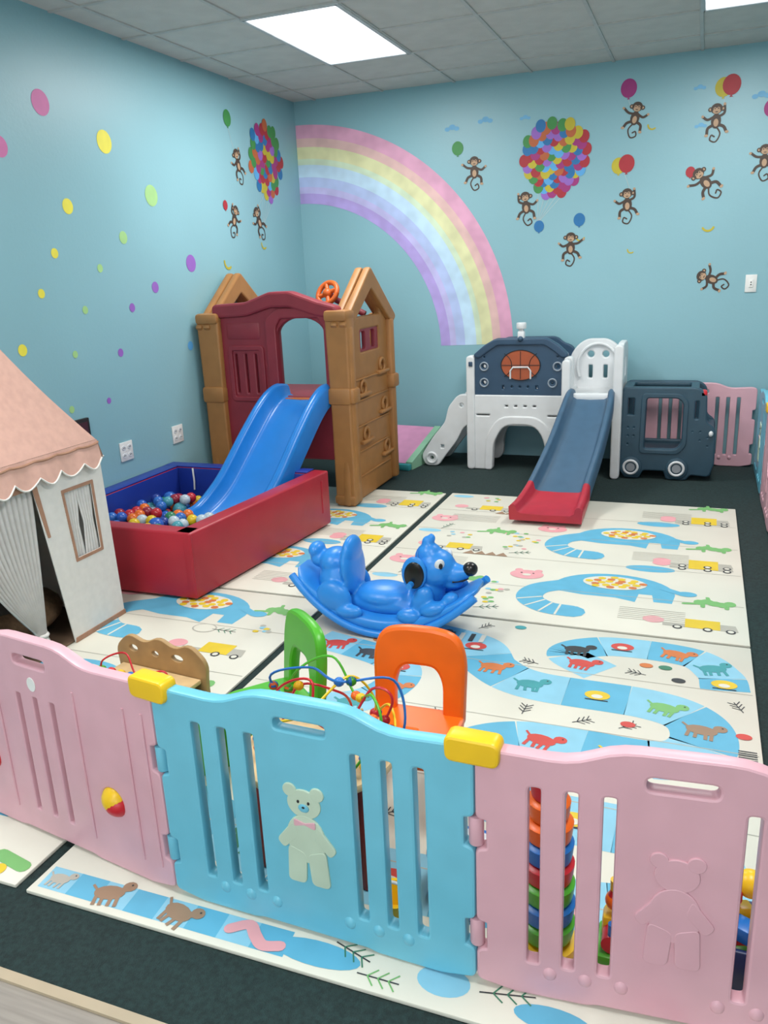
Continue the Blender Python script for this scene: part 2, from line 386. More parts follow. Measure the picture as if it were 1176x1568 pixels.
# ------------------------------------------------------------------ play mats
MC=mat('mat_cream','#dfdccd',.5,.03,4)
mb={'blue':pm('mat_blue','#5fb0d0'),'lb':pm('mat_lightblue','#8cc7de'),'pink':pm('mat_pink','#e6a3a8'),'yel':pm('mat_yellow','#e2c32f'),'org':pm('mat_orange','#d0783f'),'brn':pm('mat_brown','#9c7f66'),'grn':pm('mat_green','#79b66d'),'dgrn':pm('mat_dkgreen','#3d7f63'),'red':pm('mat_red','#cd4a42'),'blk':pm('mat_black','#34373a'),'gry':pm('mat_grey','#b5b2a6'),'teal':pm('mat_teal','#3f9aa0'),'pur':pm('mat_purple','#9a7fc0'),'cream':pm('mat_cream2','#dfdccd')}
def animal(A,x,y,s,m,rot=0.,l=3):
    c,sn=math.cos(rot),math.sin(rot)
    T=lambda a,b:(x+s*(a*c-b*sn),y+s*(a*sn+b*c))
    p=T(0,0); A.disc(p[0],p[1],.42*s,m,l,.24*s,rot,14)
    p=T(.45,.25); A.disc(p[0],p[1],.19*s,m,l,.17*s,rot,12)
    A.stroke([T(.25,.05),T(.42,.2)],.2*s,m,l,False)
    for a in (-.3,-.12,.12,.28): A.stroke([T(a,-.05),T(a+random.uniform(-.06,.06),-.45)],.1*s,m,l,False)
    A.stroke([T(-.36,.05),T(-.55,.22)],.07*s,m,l,False)
    p=T(.5,.3); A.disc(p[0],p[1],.03*s,mb['blk'],l+1,n=8)
def dino(A,cx,cy,s=1.,mir=1):
    T=lambda a,b:(cx+s*mir*a,cy+s*b)
    body=[T(.03+.28*math.cos(a),-.03+.21*math.sin(a)) for a in [pi*k/18 for k in range(19)]]
    body+= [T(-.25,-.09),T(-.1,-.12),T(.05,-.12),T(.14,-.15),T(.15,-.05),T(.21,-.05),T(.22,-.13),T(.30,-.13)]
    A.poly(body,mb['blue'],0)
    neck=catmull([(*T(-.19,-.01),0),(*T(-.31,-.10),0),(*T(-.33,-.22),0),(*T(-.24,-.31),0),(*T(-.12,-.33),0)],6)
    A.stroke([(v.x,v.y) for v in neck],.125*s,mb['blue'],1)
    for k in range(12,24,3):
        v=neck[k];w=neck[k+1]; t=(w-v).normalized(); n=Vector((-t.y,t.x,0))*.06*s
        A.stroke([(v.x+n.x,v.y+n.y),(v.x-n.x,v.y-n.y)],.010*s,mb['cream'],2,False)
    p=T(.03,.06); A.disc(p[0],p[1],.15*s,mb['cream'],2,.085*s)
    for k in range(22):
        a=k*2.4; r=math.sqrt((k+.5)/22); A.disc(p[0]+math.cos(a)*r*.135*s,p[1]+math.sin(a)*r*.072*s,.020*s,mb['yel' if k%3 else 'org'],3,.016*s,n=8)
    A.stroke([T(.25,.05),T(.33,.0)],.04*s,mb['blue'],1,False); A.disc(*T(.36,.0),.045*s,mb['blue'],1,.03*s)
def pig(A,x,y):
    A.disc(x,y,.085,mb['pink'],1,.06); A.disc(x-.05,y+.055,.02,mb['pink'],1); A.disc(x+.05,y+.055,.02,mb['pink'],1)
    A.disc(x,y-.005,.022,mb['cream'],2,.015); 
    for d in (-.03,.03): A.disc(x+d,y+.018,.006,mb['blk'],2,n=8)
def truck(A,x,y):
    A.poly([(x-.07,y-.03),(x+.07,y-.03),(x+.07,y+.06),(x-.07,y+.06)],mb['yel'],1)
    A.poly([(x+.07,y-.03),(x+.14,y-.03),(x+.13,y+.03),(x+.07,y+.03)],mb['gry'],1); A.poly([(x-.16,y-.03),(x-.07,y-.03),(x-.07,y),(x-.16,y)],mb['gry'],1)
    for d in (-.1,.02,.11): A.disc(x+d,y-.035,.02,mb['blk'],2,n=12); A.disc(x+d,y-.035,.013,mb['cream'],3,n=8)
    A.disc(x-.2,y+.02,.045,mb['pink'],1,.035)
def croc(A,x,y):
    for a in range(5): A.disc(x+(a-2)*.032,y+.012*math.sin(a*1.7),.034-.004*abs(a-2),mb['grn'],1,.03,n=10)
    A.stroke([(x-.08,y-.02),(x-.13,y-.03)],.02,mb['grn'],1,True); A.stroke([(x-.02,y),(x-.03,y+.06)],.018,mb['grn'],1)
    for d in (-.05,.05): A.stroke([(x+d,y),(x+d,y-.05)],.02,mb['grn'],1)
def hills(A,x,y,n=4):
    for k in range(n): A.poly([(x+k*.06,y),(x+k*.06+.07,y),(x+k*.06+.035,y+.055)],mb['brn'],1+k%2)
def stones(A,x,y):
    for k in range(7): A.disc(x+random.uniform(-.06,.06),y+random.uniform(-.05,.05),.015,mb[random.choice(['lb','grn','yel','pink','gry'])],1,.012,n=9)
def textrows(A,x,y,w,n=7,dy=.02):
    for k in range(n): A.stroke([(x,y-k*dy),(x+w,y-k*dy)],.0035,mb['gry'],1,False)
def leaf(A,x,y,rot=0.,m='dgrn',s=.06):
    d=(math.cos(rot),math.sin(rot)); A.stroke([(x-d[0]*s,y-d[1]*s),(x+d[0]*s,y+d[1]*s)],.0035,mb['blk'],1,False)
    for k in (-1,0,1):
        for q in (-1,1):
            bx,by=x+d[0]*s*k*.5,y+d[1]*s*k*.5; A.stroke([(bx,by),(bx+d[0]*.02-q*d[1]*.022,by+d[1]*.02+q*d[0]*.022)],.0035,mb[m],1,False)
ZM=.018
FMAP=lambda a,b,l:(a,b,ZM+.0004+l*.0006)
def mk_mat(name,x0,y0,x1,y1,A):
    G=Grp(name)
    box(G,'foam',((x0+x1)/2,(y0+y1)/2,.0122),(x1-x0,y1-y0,.0116),MC,.003)
    for k in range(1,5): A.stroke([(x0+.01,y0+(y1-y0)*k/5),(x1-.01,y0+(y1-y0)*k/5)],.004,mb['gry'],0,False)
    me=A.mesh('print'); G.parts.append(('print',me)); return G.end(True)
def farprint(A,ox,oy,xm,yM):
    for k in range(3):
        yy=oy+.42+k*.76
        if yy+.25<yM: dino(A,ox+1.2,yy+.06)
        if yy+.2<yM: pig(A,ox+.80,yy+.13)
        truck(A,ox+1.63,yy-.28)
        if yy+.5<yM: truck(A,ox+1.63,yy+.44)
        if yy-.1<yM: croc(A,ox+1.68,yy-.02)
        if yy+.4<yM: hills(A,ox+.40,yy+.36)
        if yy+.1<yM: croc(A,ox+.52,yy+.02)
        if yy+.32<yM: textrows(A,ox+.15,yy+.30,.3)
        textrows(A,ox+1.28,yy-.16,.28,7)
        stones(A,ox+.70,yy-.12); stones(A,ox+.62,yy-.02) ; stones(A,ox+.3,yy-.1); stones(A,ox+.66,yy-.24)
        leaf(A,ox+.7,yy-.32,.3); 
        if yy+.1<yM: leaf(A,ox+.18,yy+.05,1.2)
        if yy-.34>oy: truck(A,ox+.35,yy-.3)
        A.disc(ox+.1,yy-.05,.07,mb['lb'],0,.03)
        if yy+.4<yM: A.disc(ox+1.38,yy+.36,.12,mb['blue'],0,.045)
        if yy+.26<yM: pig(A,ox+.12,yy+.2)
A=Art(FMAP); farprint(A,-1.55,3.26,.25,5.21); mk_mat('play_mat',-1.55,3.255,.26,5.22,A)
A=Art(FMAP); farprint(A,-3.38,3.26,-1.6,5.19)
mk_mat('play_mat.001',-3.195,3.255,-1.59,5.20,A)
A=Art(FMAP)
dino(A,-2.20,3.00,1.0); truck(A,-1.83,2.62); croc(A,-1.74,3.06); pig(A,-2.62,3.1); leaf(A,-1.9,2.8); stones(A,-1.75,2.85)
A.disc(-2.0,2.80,.06,mb['gry'],0,.045);A.disc(-2.0,2.80,.052,mb['cream'],1,.038)
dino(A,-2.30,2.22,1.0); truck(A,-1.78,1.95); croc(A,-1.76,2.35); pig(A,-1.95,1.75); dino(A,-2.1,1.60,.9)
A.stroke([(-1.72,1.35),(-1.62,1.33)],.04,mb['grn'],1); A.disc(-1.68,1.30,.022,mb['yel'],2); A.disc(-1.9,1.4,.04,mb['pink'],1)
mk_mat('play_mat.002',-3.195,1.27,-1.59,3.235,A)
A=Art(FMAP)
def road(P,w=.18,seg=.17):
    C=catmull([(*p,0) for p in P],16); cur=[C[0]]; acc=0
    tiles=[]
    for i in range(1,len(C)):
        acc+=(C[i]-C[i-1]).length; cur.append(C[i])
        if acc>=seg or i==len(C)-1:
            tiles.append(cur); cur=[C[i]]; acc=0
    for k,t in enumerate(tiles):
        if len(t)<2: continue
        A.k=0; A.stroke([(v.x,v.y) for v in t],w,mb['blue' if k%2 else 'lb'],.0,False)
        c=t[len(t)//2]
        if k%3!=2: animal(A,c.x,c.y,.12,mb[['red','org','grn','yel','dgrn','pur','pink','blk','teal','brn'][(k*7)%10]],random.uniform(-.3,.3),2)
        else:
            A.disc(c.x,c.y,.045,mb[['red','yel','teal'][(k//3)%3]],2,.032); A.disc(c.x,c.y-.01,.02,mb['cream'],3,.014)
            A.stroke([(c.x-.04,c.y-.035),(c.x+.04,c.y-.035)],.006,mb['blk'],3,False)
road([(-1.30,3.10),(-1.0,3.02),(-.78,2.95),(-.68,2.80),(-.5,2.70),(-.1,2.68),(.06,2.60),(.08,2.44),(-.05,2.34),(-.45,2.34),(-.62,2.23),(-.6,2.06),(-.4,1.98),(0,1.96),(.1,1.83),(0,1.68),(-.4,1.62),(-1.0,1.6),(-1.4,1.7)],.21,.2)
road([(-.28,2.87),(-.42,2.99),(-.27,3.10),(.03,3.09),(.14,2.97),(.16,2.85)],.17)
road([(-1.45,2.85),(-1.1,2.75),(-1.0,2.6),(-1.1,2.4),(-1.4,2.3)],.16)
for k in range(7): A.stroke([(-1.05+k*.045,3.06),(-1.05+k*.045,2.99)],.02,mb['blk' if k%2 else 'cream'],5,False)
for x,y in [(-.8,3.15),(-.55,2.88),(-.5,2.52),(-.3,2.50),(-.15,2.51),(-.9,2.82),(.2,2.74),(.18,2.15),(-.25,2.17),(-.8,2.4),(-.75,1.85),(-.15,2.9)]:
    leaf(A,x,y,random.uniform(0,3),'blk',.035)
for x,y,c in [(-.15,2.52,'red'),(.21,2.55,'red'),(-.05,2.97,'dgrn'),(0,2.88,'blk'),(-1.2,2.9,'org'),(-.65,3.18,'teal'),(-.3,2.14,'pink'),(.2,2.28,'dgrn'),(-.12,2.97,'org')]:
    A.disc(x,y,.025,mb[c],2,.018)
for k in range(8): A.stroke([(.19,2.38+k*.012),(.245,2.38+k*.012)],.005,mb['blk'],1,False)
for k in range(8):
    x=-1.53+k*.09; A.k=0; A.poly([(x,1.285),(x+.09,1.285),(x+.085,1.36),(x-.005,1.36)],mb['blue' if k%2 else 'lb'],0)
animal(A,-1.49,1.325,.07,mb['gry'],0,2); animal(A,-1.33,1.325,.10,mb['brn'],.2,2); animal(A,-1.12,1.325,.10,mb['brn'],-.3,2)
P=catmull([(-.97,1.32,0),(-.93,1.345,0),(-.90,1.32,0),(-.87,1.30,0),(-.83,1.31,0)],5); A.stroke([(v.x,v.y) for v in P],.030,mb['pink'],2)
A.disc(-.74,1.32,.11,mb['blue'],0,.035); leaf(A,-.66,1.35,-.3,'dgrn',.05); A.disc(-.44,1.34,.06,mb['lb'],0,.04); leaf(A,-.58,1.30,0,'grn',.05)
A.disc(-.2,1.32,.08,mb['blue'],0,.03); leaf(A,-.3,1.35,.2); animal(A,0,1.33,.1,mb['pink'],0,2)
mk_mat('play_mat.003',-1.55,1.265,.26,3.235,A)
# ------------------------------------------------------------------ fence panels
def bear(G,cx,cz,s,m,y,th=.006):
    def pt(a,b): return (cx+s*a,cz+s*b)
    parts=[circ(*pt(0,.33),.13*s,.115*s),circ(*pt(-.11,.43),.05*s),circ(*pt(.11,.43),.05*s),circ(*pt(0,.03),.155*s,.2*s),
      rp([pt(-.1,.16),pt(-.24,-.02),pt(-.19,-.08),pt(-.07,.05)],.03*s),rp([pt(.1,.16),pt(.24,-.02),pt(.19,-.08),pt(.07,.05)],.03*s),
      rp([pt(-.15,-.05),pt(-.17,-.36),pt(-.03,-.36),pt(-.01,-.1)],.04*s),rp([pt(.15,-.05),pt(.17,-.36),pt(.03,-.36),pt(.01,-.1)],.04*s)]
    for i,p in enumerate(parts): plate(G,'bear_emboss',p,[],th+.0004*i,m,'xz',y,.002)
def panel(P,Q,m,kind='bear',fz=.026,clipQ=True):
    P=Vector((*P,0));Q=Vector((*Q,0)); d=Q-P; w=d.length-.012; rz=math.atan2(d.y,d.x)
    G=Grp('baby_playpen_fence_panel',(P.x+d.x/d.length*.006,P.y+d.y/d.length*.006,fz),rz)
    h=.59; c=w/2
    out=[(0.0,.015,.01),(.075,.0,.01),(c-.16,.0,.01),(c-.14,.006,.01),(c+.14,.006,.01),(c+.16,0,.01),(w-.075,0,.01),(w,.015,.01),
         (w,.085,.008),(w-.022,.09,.008),(w-.022,.165,.008),(w,.17,.008),(w,.34,.008),(w-.022,.345,.008),(w-.022,.42,.008),(w,.425,.008),
         (w,h-.02,.02),(w-.03,h-.012,.02),(c+.20,h-.02,.06),(c+.12,h+.018,.05),(c-.12,h+.018,.05),(c-.20,h-.02,.06),(.03,h-.012,.02),(0,h-.02,.02),
         (0,.425,.008),(.022,.42,.008),(.022,.345,.008),(0,.34,.008),(0,.17,.008),(.022,.165,.008),(.022,.09,.008),(0,.085,.008)]
    holes=[rrect(c-.070,h-.060,c+.070,h-.020,.02)]
    if kind=='bear':
        for k in range(3):
            x0=.095+k*.072
            holes.append(rrect(x0,.075,x0+.036,h-.075,.014)); holes.append(rrect(w-x0-.036,.075,w-x0,h-.075,.014))
    else:
        for k in (-1,0,1): holes.append(rrect(c+k*.068-.014,.07,c+k*.068+.014,h-.14,.01))
        for sx in (-1,1): holes.append(circ(c+sx*.25,.205,.044))
    plate(G,'frame',rp(out,.01,3),holes,.034,m,'xz',0,.006)
    if kind=='bear':
        bear(G,c,.255,.31,CREAMG if m is BLUE else m,-.0175,.006)
        if m is BLUE:
            for sx in (-1,1): ell(G,'bear_eye',(c+sx*.013,-.0215,.255+.31*.35),(.0032,.002,.0042),DARK,seg=10)
            ell(G,'bear_muzzle',(c,-.0212,.255+.31*.30),(.014,.002,.011),BLUE,seg=12); ell(G,'bear_nose',(c,-.0225,.255+.31*.31),(.004,.002,.003),DARK,seg=10)
            plate(G,'bear_bow',rp([(c-.026,.316),(c,.308),(c+.026,.316),(c+.026,.298),(c,.306),(c-.026,.298)],.004),[],.003,PINK,'xz',-.0222,.001)
        for k in range(3):
            for sx in (0,1):
                x=.095+k*.072+.054; x=x if not sx else w-x
                ell(G,'slat_foot',(x,-.012,.06),(.016,.012,.018),m,seg=14)
    else:
        for sx in (-1,1):
            ell(G,'play_ball',(c+sx*.25,0,.205),(.042,.040,.042),YEL); 
            ell(G,'play_ball_half',(c+sx*.25+.007,.0,.196),(.041,.0395,.038),RED)
        for sx in (-1,1):
            for k in (-.1,.1,.17):
                x=c+sx*.25+sx*k*.9
                if .03<x<w-.03 and abs(x-c)>.11: tube(G,'rib',[(x,-.0165,.06),(x,-.0185,.1),(x,-.0185,.45),(x,-.0165,.5)],.004,m,seg=8)
        plate(G,'label',circ(c,.485,.016,.02),[],.002,OUTL,'xz',-.0182,.0005)
    for z in (.128,.383):
        cyl(G,'hinge_knuckle',(-.006,0,z-.034),(-.006,0,z+.034),.016,m,bev=.003)
    if clipQ: plate(G,'corner_clip',rp([(w-.048,.552),(w+.053,.552),(w+.054,.597),(w-.049,.597)],.012),[],.048,YEL,'xz',0,.006)
    G.end()
J=[(-2.83,1.70),(-2.03,1.53),(-1.16,1.395),(-.37,1.372),(.41,1.435)]
panel(J[0],J[1],BLUE); panel(J[1],J[2],PINK,'ball'); panel(J[2],J[3],BLUE); panel(J[3],J[4],PINK,clipQ=False)
ys=[1.46+.822*k for k in range(7)]
cols=[(BLUE,'bear'),(PINK,'ball'),(BLUE,'bear'),(PINK,'ball'),(PINK,'bear'),(BLUE,'bear')]
for k in range(6):
    panel((.43,ys[k+1]-.01),(.43,ys[k]+.01),cols[k][0],cols[k][1],.014)
panel((-.38,6.42),(.40,6.42),PINK,'bear',.014,False)
# ------------------------------------------------------------------ ball pit
G=Grp('ball_pit',(0,0,.02))
x0,x1,xf,y0,y1,h,t=-3.20,-2.075,-2.20,3.05,4.35,.335,.10
def padded(n,c,s,m,rot=None): box(G,n,c,s,m,.012,rot,seg=3)
RZ=Matrix.Rotation(-math.atan2(x1-xf,y1-y0),4,'Z')
padded('wall_front',((x0+xf)/2,y0+t/2,h/2+.012),(xf-x0,t,h),VRED)
padded('wall_right',((x1+xf)/2-t/2,(y0+y1)/2,h/2+.012),(t,y1-y0+.005,h),VRED,RZ)
padded('wall_back',((x0+x1-t)/2,y1-t/2,h/2+.012),(x1-x0-t-.01,t,h),VRED)
padded('wall_side',(x0+t/2,(y0+y1)/2,h/2+.012),(t,y1-y0-2*t,h),VRED)
iw=.006
box(G,'lining_back',((x0+x1)/2,y1-t-iw/2,h/2+.012),(x1-x0-2*t,iw,h-.01),VBLUE,.002)
box(G,'lining_side',(x0+t+iw/2,(y0+y1)/2,h/2+.012),(iw,y1-y0-2*t,h-.01),VBLUE,.002)
box(G,'lining_right',((x1+xf)/2-t-iw/2,(y0+y1)/2,h/2+.01),(iw,y1-y0-2*t,h-.03),VBLUE,.002,RZ)
box(G,'top_back',((x0+x1-t)/2,y1-t/2,h+.014),(x1-x0-t,t-.004,.008),VBLUE,.003)
box(G,'top_side',(x0+t/2,(y0+y1)/2,h+.014),(t-.004,y1-y0-2*t,.008),VBLUE,.003)
box(G,'floor_pad',((x0+xf)/2,(y0+y1)/2,.022),(xf-x0-2*t,y1-y0-2*t,.02),VBLUE,.004)
tube(G,'seam_corner',[(xf-.001,y0+.003,.02),(xf-.001,y0+.003,h+.005)],.004,VRED,seg=8)
tube(G,'seam_top',[(x0+.02,y0+.006,h+.004),(xf-.01,y0+.006,h+.004),(x1-.006,y1-.01,h+.004)],.004,VRED,seg=8)
box(G,'strap',(x1-.008,4.26,h*.6),(.004,.02,h*.6),VRED,.001,RZ)
tube(G,'strap_tie',[(-2.98,y1-t-.01,h+.01),(-2.97,y1-t-.02,h-.07),(-2.98,y1-t-.012,h-.13)],.006,WHT)
G.end()
G=Grp('pit_balls',(0,0,.01))
bc=[mat('ball_'+k,v,.3) for k,v in [('r','#b5242e'),('b','#2a5ab4'),('y','#d9b81f'),('g','#2f7f5a'),('o','#da6a1c'),('w','#b5c3cc'),('t','#4a97a5'),('n','#233a8a'),('b2','#2d68b8'),('r2','#8e2236')]]
bx0,by0,by1=x0+t+.045,y0+t+.04,y1-t-.045
for lay in range(4):
    yy=by0+(.03 if lay%2 else 0)
    while yy<by1:
        xx=bx0+(.03 if lay%2 else 0); bx1=xf+(x1-xf)*(yy-y0)/(y1-y0)-t-.05
        while xx<bx1:
            z=.072+lay*.056+random.uniform(-.004,.006)
            keep= not (-2.80<xx<-2.18 and yy>3.66)
            if lay==2 and (random.random()<.12 or yy>4.12): keep=False
            if lay==3 and (random.random()<.55 or yy>3.98 or yy<3.3): keep=False
            if keep:
                r=.033 if random.random()<.9 else .044
                bm=bmesh.new(); bmesh.ops.create_icosphere(bm,subdivisions=2,radius=r)
                G.add(frombm(bm),'b',random.choice(bc),Matrix.Translation((xx+random.uniform(-.006,.006),yy+random.uniform(-.006,.006),z+.006)),180)
            xx+=.068
        yy+=.068
G.end(True)
# ------------------------------------------------------------------ slides
def slide(G,name,path,w0,w1,rail,m,rr=.024,under=.03,split=None):
    C=catmull([Vector((p[0],p[1],p[2])) for p in path],7); n=len(C); rings=[]
    for i,c in enumerate(C):
        t=(C[min(i+1,n-1)]-C[max(i-1,0)]).normalized(); up=Vector((1,0,0)).cross(t)
        if up.z<0: up=-up
        f=i/(n-1); w=w0+(w1-w0)*f; hh=rail(f)
        hw=w/2; prof=[(-hw,-under),(-hw-.004,hh*.7)]
        prof+=[(-hw+rr+rr*math.cos(a),hh-rr+rr*math.sin(a)) for a in [pi*.9,pi*.7,pi*.5,pi*.3,pi*.1]]
        prof+=[(-hw+2*rr+.006,.012),(-hw+2*rr+.03,0),(0,-.004),(hw-2*rr-.03,0),(hw-2*rr-.006,.012)]
        prof+=[(hw-rr+rr*math.cos(a),hh-rr+rr*math.sin(a)) for a in [pi*.9,pi*.7,pi*.5,pi*.3,pi*.1]]
        prof+=[(hw+.004,hh*.7),(hw,-under)]
        rings.append([c+Vector((a,0,0))+up*b for a,b in prof])
    if split is None: loft(G,name,rings,m,sharp=70)
    else:
        k=int(split*n); loft(G,name,rings[:k+1],m[0],sharp=70); loft(G,name+'_tip',rings[k:],m[1],sharp=70)
# ------------------------------------------------------------------ climbing tower
G=Grp('toddler_climbing_tower',(0,0,.034))
YFt=4.79
redout=rp([(-3.06,.30),(-2.16,.30),(-2.16,1.27),(-2.28,1.30),(-2.48,1.36),(-2.62,1.36),(-2.78,1.30),(-3.06,1.30)],.05)
holes=[arch(-2.60,.70,-2.24,1.23,.12)]+[rrect(-2.93+k*.075,.72,-2.895+k*.075,1.0,.016) for k in range(3)]
plate(G,'front_wall',redout,holes,.06,MAROON,'xz',YFt+.02,.012)
plate(G,'front_top_rail',rp([(-3.04,1.24),(-2.80,1.25),(-2.62,1.30),(-2.48,1.30),(-2.30,1.24),(-2.16,1.22),(-2.16,1.27),(-2.28,1.30),(-2.48,1.37),(-2.62,1.37),(-2.80,1.31),(-3.04,1.30)],.02),[],.10,MAROON,'xz',YFt+.015,.015)
plate(G,'door_frame',rp([(-2.66,.68),(-2.60,.68),(-2.60,1.16),(-2.56,1.225),(-2.28,1.225),(-2.24,1.16),(-2.24,.68),(-2.19,.68),(-2.19,1.2),(-2.25,1.27),(-2.58,1.27),(-2.66,1.2)],.02),[],.085,MAROON,'xz',YFt+.015,.01)
plate(G,'relief',rrect(-2.96,.68,-2.70,1.04,.03),[rrect(-2.94,.70,-2.72,1.02,.02)],.075,MAROON,'xz',YFt+.015,.006)
box(G,'balcony_panel',(-2.84,YFt+.02,1.14),(.26,.075,.12),MAROON,.02)
for (xa,xb) in ((-3.16,-3.02),(-2.215,-2.085)):
    plate(G,'pillar',rp([(xa+.01,0),(xb-.0,0),(xb-.005,.6),(xb,1.24),(xa+.0,1.24),(xa+.012,.6)],.015),[],.12,BROWN,'xz',YFt+.01,.014)
    box(G,'pillar_collar',((xa+xb)/2,YFt+.01,.72),(xb-xa+.03,.15,.11),BROWN,.02)
    box(G,'pillar_cap',((xa+xb)/2,YFt+.01,1.225),(xb-xa+.03,.15,.07),BROWN,.02)
    box(G,'pillar_foot',((xa+xb)/2,YFt+.01,.03),(xb-xa+.02,.14,.06),BROWN,.015)
def side(x,climb):
    out=rp([(4.735,0),(5.60,0),(5.575,.5),(5.545,1.2),(5.56,1.2),(5.19,1.47),(4.79,1.2),(4.80,1.2),(4.765,.5)],.012)
    holes=[rp([(4.95,1.19),(5.42,1.19),(5.40,1.25),(5.19,1.385),(4.97,1.25)],.04)]
    if climb:
        holes+=[rrect(5.01,.96,5.37,1.13,.03)]
        for (a,b) in [(5.38,.85),(5.02,.74),(5.40,.57),(5.04,.42),(5.42,.26)]: holes.append(circ(a,b,.048,.03))
    else: holes+=[arch(5.02,.1,5.36,.55,.15),rrect(5.0,.9,5.38,1.12,.03)]
    plate(G,'side_wall',out,holes,.05,BROWN,'yz',x,.012)
    for s in (1,-1):
      plate(G,'gable_trim',rp([(4.73,1.17),(4.80,1.14),(5.185,1.39),(5.57,1.13),(5.63,1.17),(5.19,1.505)],.02),[],.05,BROWN,'yz',x+s*.03,.012)
    if climb:
        plate(G,'side_window',rrect(5.0,.95,5.38,1.14,.03),[rrect(5.05,.98,5.14,1.11,.03),rrect(5.22,.98,5.31,1.11,.03)],.03,MAROON,'yz',x,.006)
        for (a,b) in [(5.38,.85),(5.02,.74),(5.40,.57),(5.04,.42),(5.42,.26)]:
            torus(G,'grip_rim',(x+.03,a,b),.045,.012,BROWN,(1,0,0),20)
            box(G,'foothold',(x+.03,a,b-.045),(.05,.2,.025),BROWN,.01)
        for zz in (.15,.32,.49,.66,.80): box(G,'step_ridge',(x+.022,5.17,zz),(.03,.62,.012),BROWN,.005)
        for yy in (4.80,5.54):
            box(G,'edge_post',(x+.02,yy,.58),(.09,.075,1.16),BROWN,.02)
            box(G,'edge_collar',(x+.025,yy,.72),(.115,.12,.10),BROWN,.02)
side(-2.13,True); side(-3.12,False)
box(G,'deck',(-2.62,5.17,.66),(.94,.74,.05),MAROON,.01)
box(G,'deck_lip',(-2.43,YFt+.0,.69),(.40,.10,.03),mat('tower_orange','#b5622c',.45),.01)
box(G,'rear_rail',(-2.62,5.54,.62),(.9,.05,.10),MAROON,.02)
for xx in (-3.09,-2.19): box(G,'rear_pillar',(xx,5.54,.6),(.10,.09,1.2),BROWN,.02)
OW=mat('wheel_orange','#d2601c',.4)
wc=Vector((-2.45,5.30,1.35)); ax=(-.2,-.8,.45)
torus(G,'wheel_rim',wc,.08,.018,OW,ax,28)
Q=vecrot(ax)
for k in range(4):
    a=k*pi/2+.4; tube(G,'wheel_spoke',[wc,wc+Q@Vector((.08*math.cos(a),.08*math.sin(a),0))],.016,OW)
ell(G,'wheel_hub',wc,.035,OW); tube(G,'wheel_bracket',[tuple(wc),(-2.40,5.34,1.30),(-2.20,5.36,1.20)],.022,MAROON)
slide(G,'slide_chute',[(-2.43,4.86,.705),(-2.43,4.74,.70),(-2.44,4.60,.63),(-2.46,4.40,.47),(-2.48,4.15,.27),(-2.50,3.98,.175),(-2.51,3.84,.14),(-2.51,3.74,.135)],.40,.46,lambda f:.08+.04*math.sin(pi*min(1,f*1.2)),SLBLUE,rr=.03,under=.05)
G.end()
# ------------------------------------------------------------------ foam wedge
G=Grp('soft_foam_wedge',(-2.22,6.16,.006),-.15)
FP=mat('foam_lilac','#d593b8',.6); FG=mat('foam_mint','#8fc0a0',.6); FT=mat('foam_teal','#2f8d92',.6)
loft(G,'wedge',[[(-.22,-.28,0),(.14,-.28,0),(.14,-.28,.05),(-.22,-.28,.05)],[(-.22,.25,0),(.14,.25,0),(.14,.25,.24),(-.22,.25,.24)]],FP,sharp=20)
loft(G,'wedge_side',[[(.145,-.28,0),(.2,-.28,0),(.2,-.28,.06),(.145,-.28,.06)],[(.145,.25,0),(.2,.25,0),(.2,.25,.25),(.145,.25,.25)]],FG,sharp=20)
box(G,'wedge_base',(.0,-.31,.025),(.4,.05,.05),FT,.01)
G.end()
# ------------------------------------------------------------------ castle playset
G=Grp('toddler_slide_playset',(0,0,.018))
yf=6.0; yr=6.38
for y in (yf,yr):
    lower=rp([(-1.63,0),(-1.49,0),(-1.46,.04,.01),(-1.45,.2,.05),(-1.38,.345,.09),(-1.10,.345,.09),(-1.04,.2,.05),(-1.03,.04,.01),(-1.0,0),(-.88,0),(-.89,.3),(-.88,.56),(-1.63,.56),(-1.62,.3)],.02)
    hl=[rrect(-1.58,.40,-1.46,.43,.012),rrect(-1.04,.40,-.93,.43,.012)]+[rrect(-1.36+k*.07,.47,-1.32+k*.07,.50,.012) for k in range(4)]
    plate(G,'lower_panel',lower,hl,.06,WHT,'xz',y,.01)
plate(G,'lower_arch_trim',rp([(-1.50,.0),(-1.46,0),(-1.45,.2,.05),(-1.37,.355,.09),(-1.11,.355,.09),(-1.03,.2,.05),(-1.02,0),(-.98,0),(-.99,.24,.06),(-1.08,.40,.09),(-1.40,.40,.09),(-1.49,.24,.06)],.01),[],.08,WHT,'xz',yf,.01)
board=rp([(-1.58,.545),(-.90,.545),(-.905,.88,.05),(-.99,.91,.03),(-1.04,.955,.04),(-1.43,.955,.04),(-1.48,.91,.03),(-1.575,.88,.05)],.02)
bh=[circ(-1.51,.78,.022),circ(-1.51,.66,.022),circ(-.965,.78,.022),circ(-1.51,.85,.012),circ(-.965,.85,.012),rrect(-1.38,.605,-1.35,.645,.01),rrect(-1.13,.605,-1.10,.645,.01),circ(-1.30,.63,.014),circ(-1.24,.63,.014),circ(-1.18,.63,.014),circ(-1.0,.66,.016)]
plate(G,'basketball_board',board,bh,.05,NAVY,'xz',yf,.008)
plate(G,'board_rim',rp([(-1.585,.86),(-1.50,.93),(-1.42,.975),(-1.05,.975),(-.97,.93),(-.895,.86),(-.93,.85),(-.99,.90),(-1.06,.945),(-1.41,.945),(-1.48,.90),(-1.55,.85)],.02),[],.075,NAVY,'xz',yf,.01)
plate(G,'board_rear',board,bh,.05,NAVY,'xz',yr,.008)
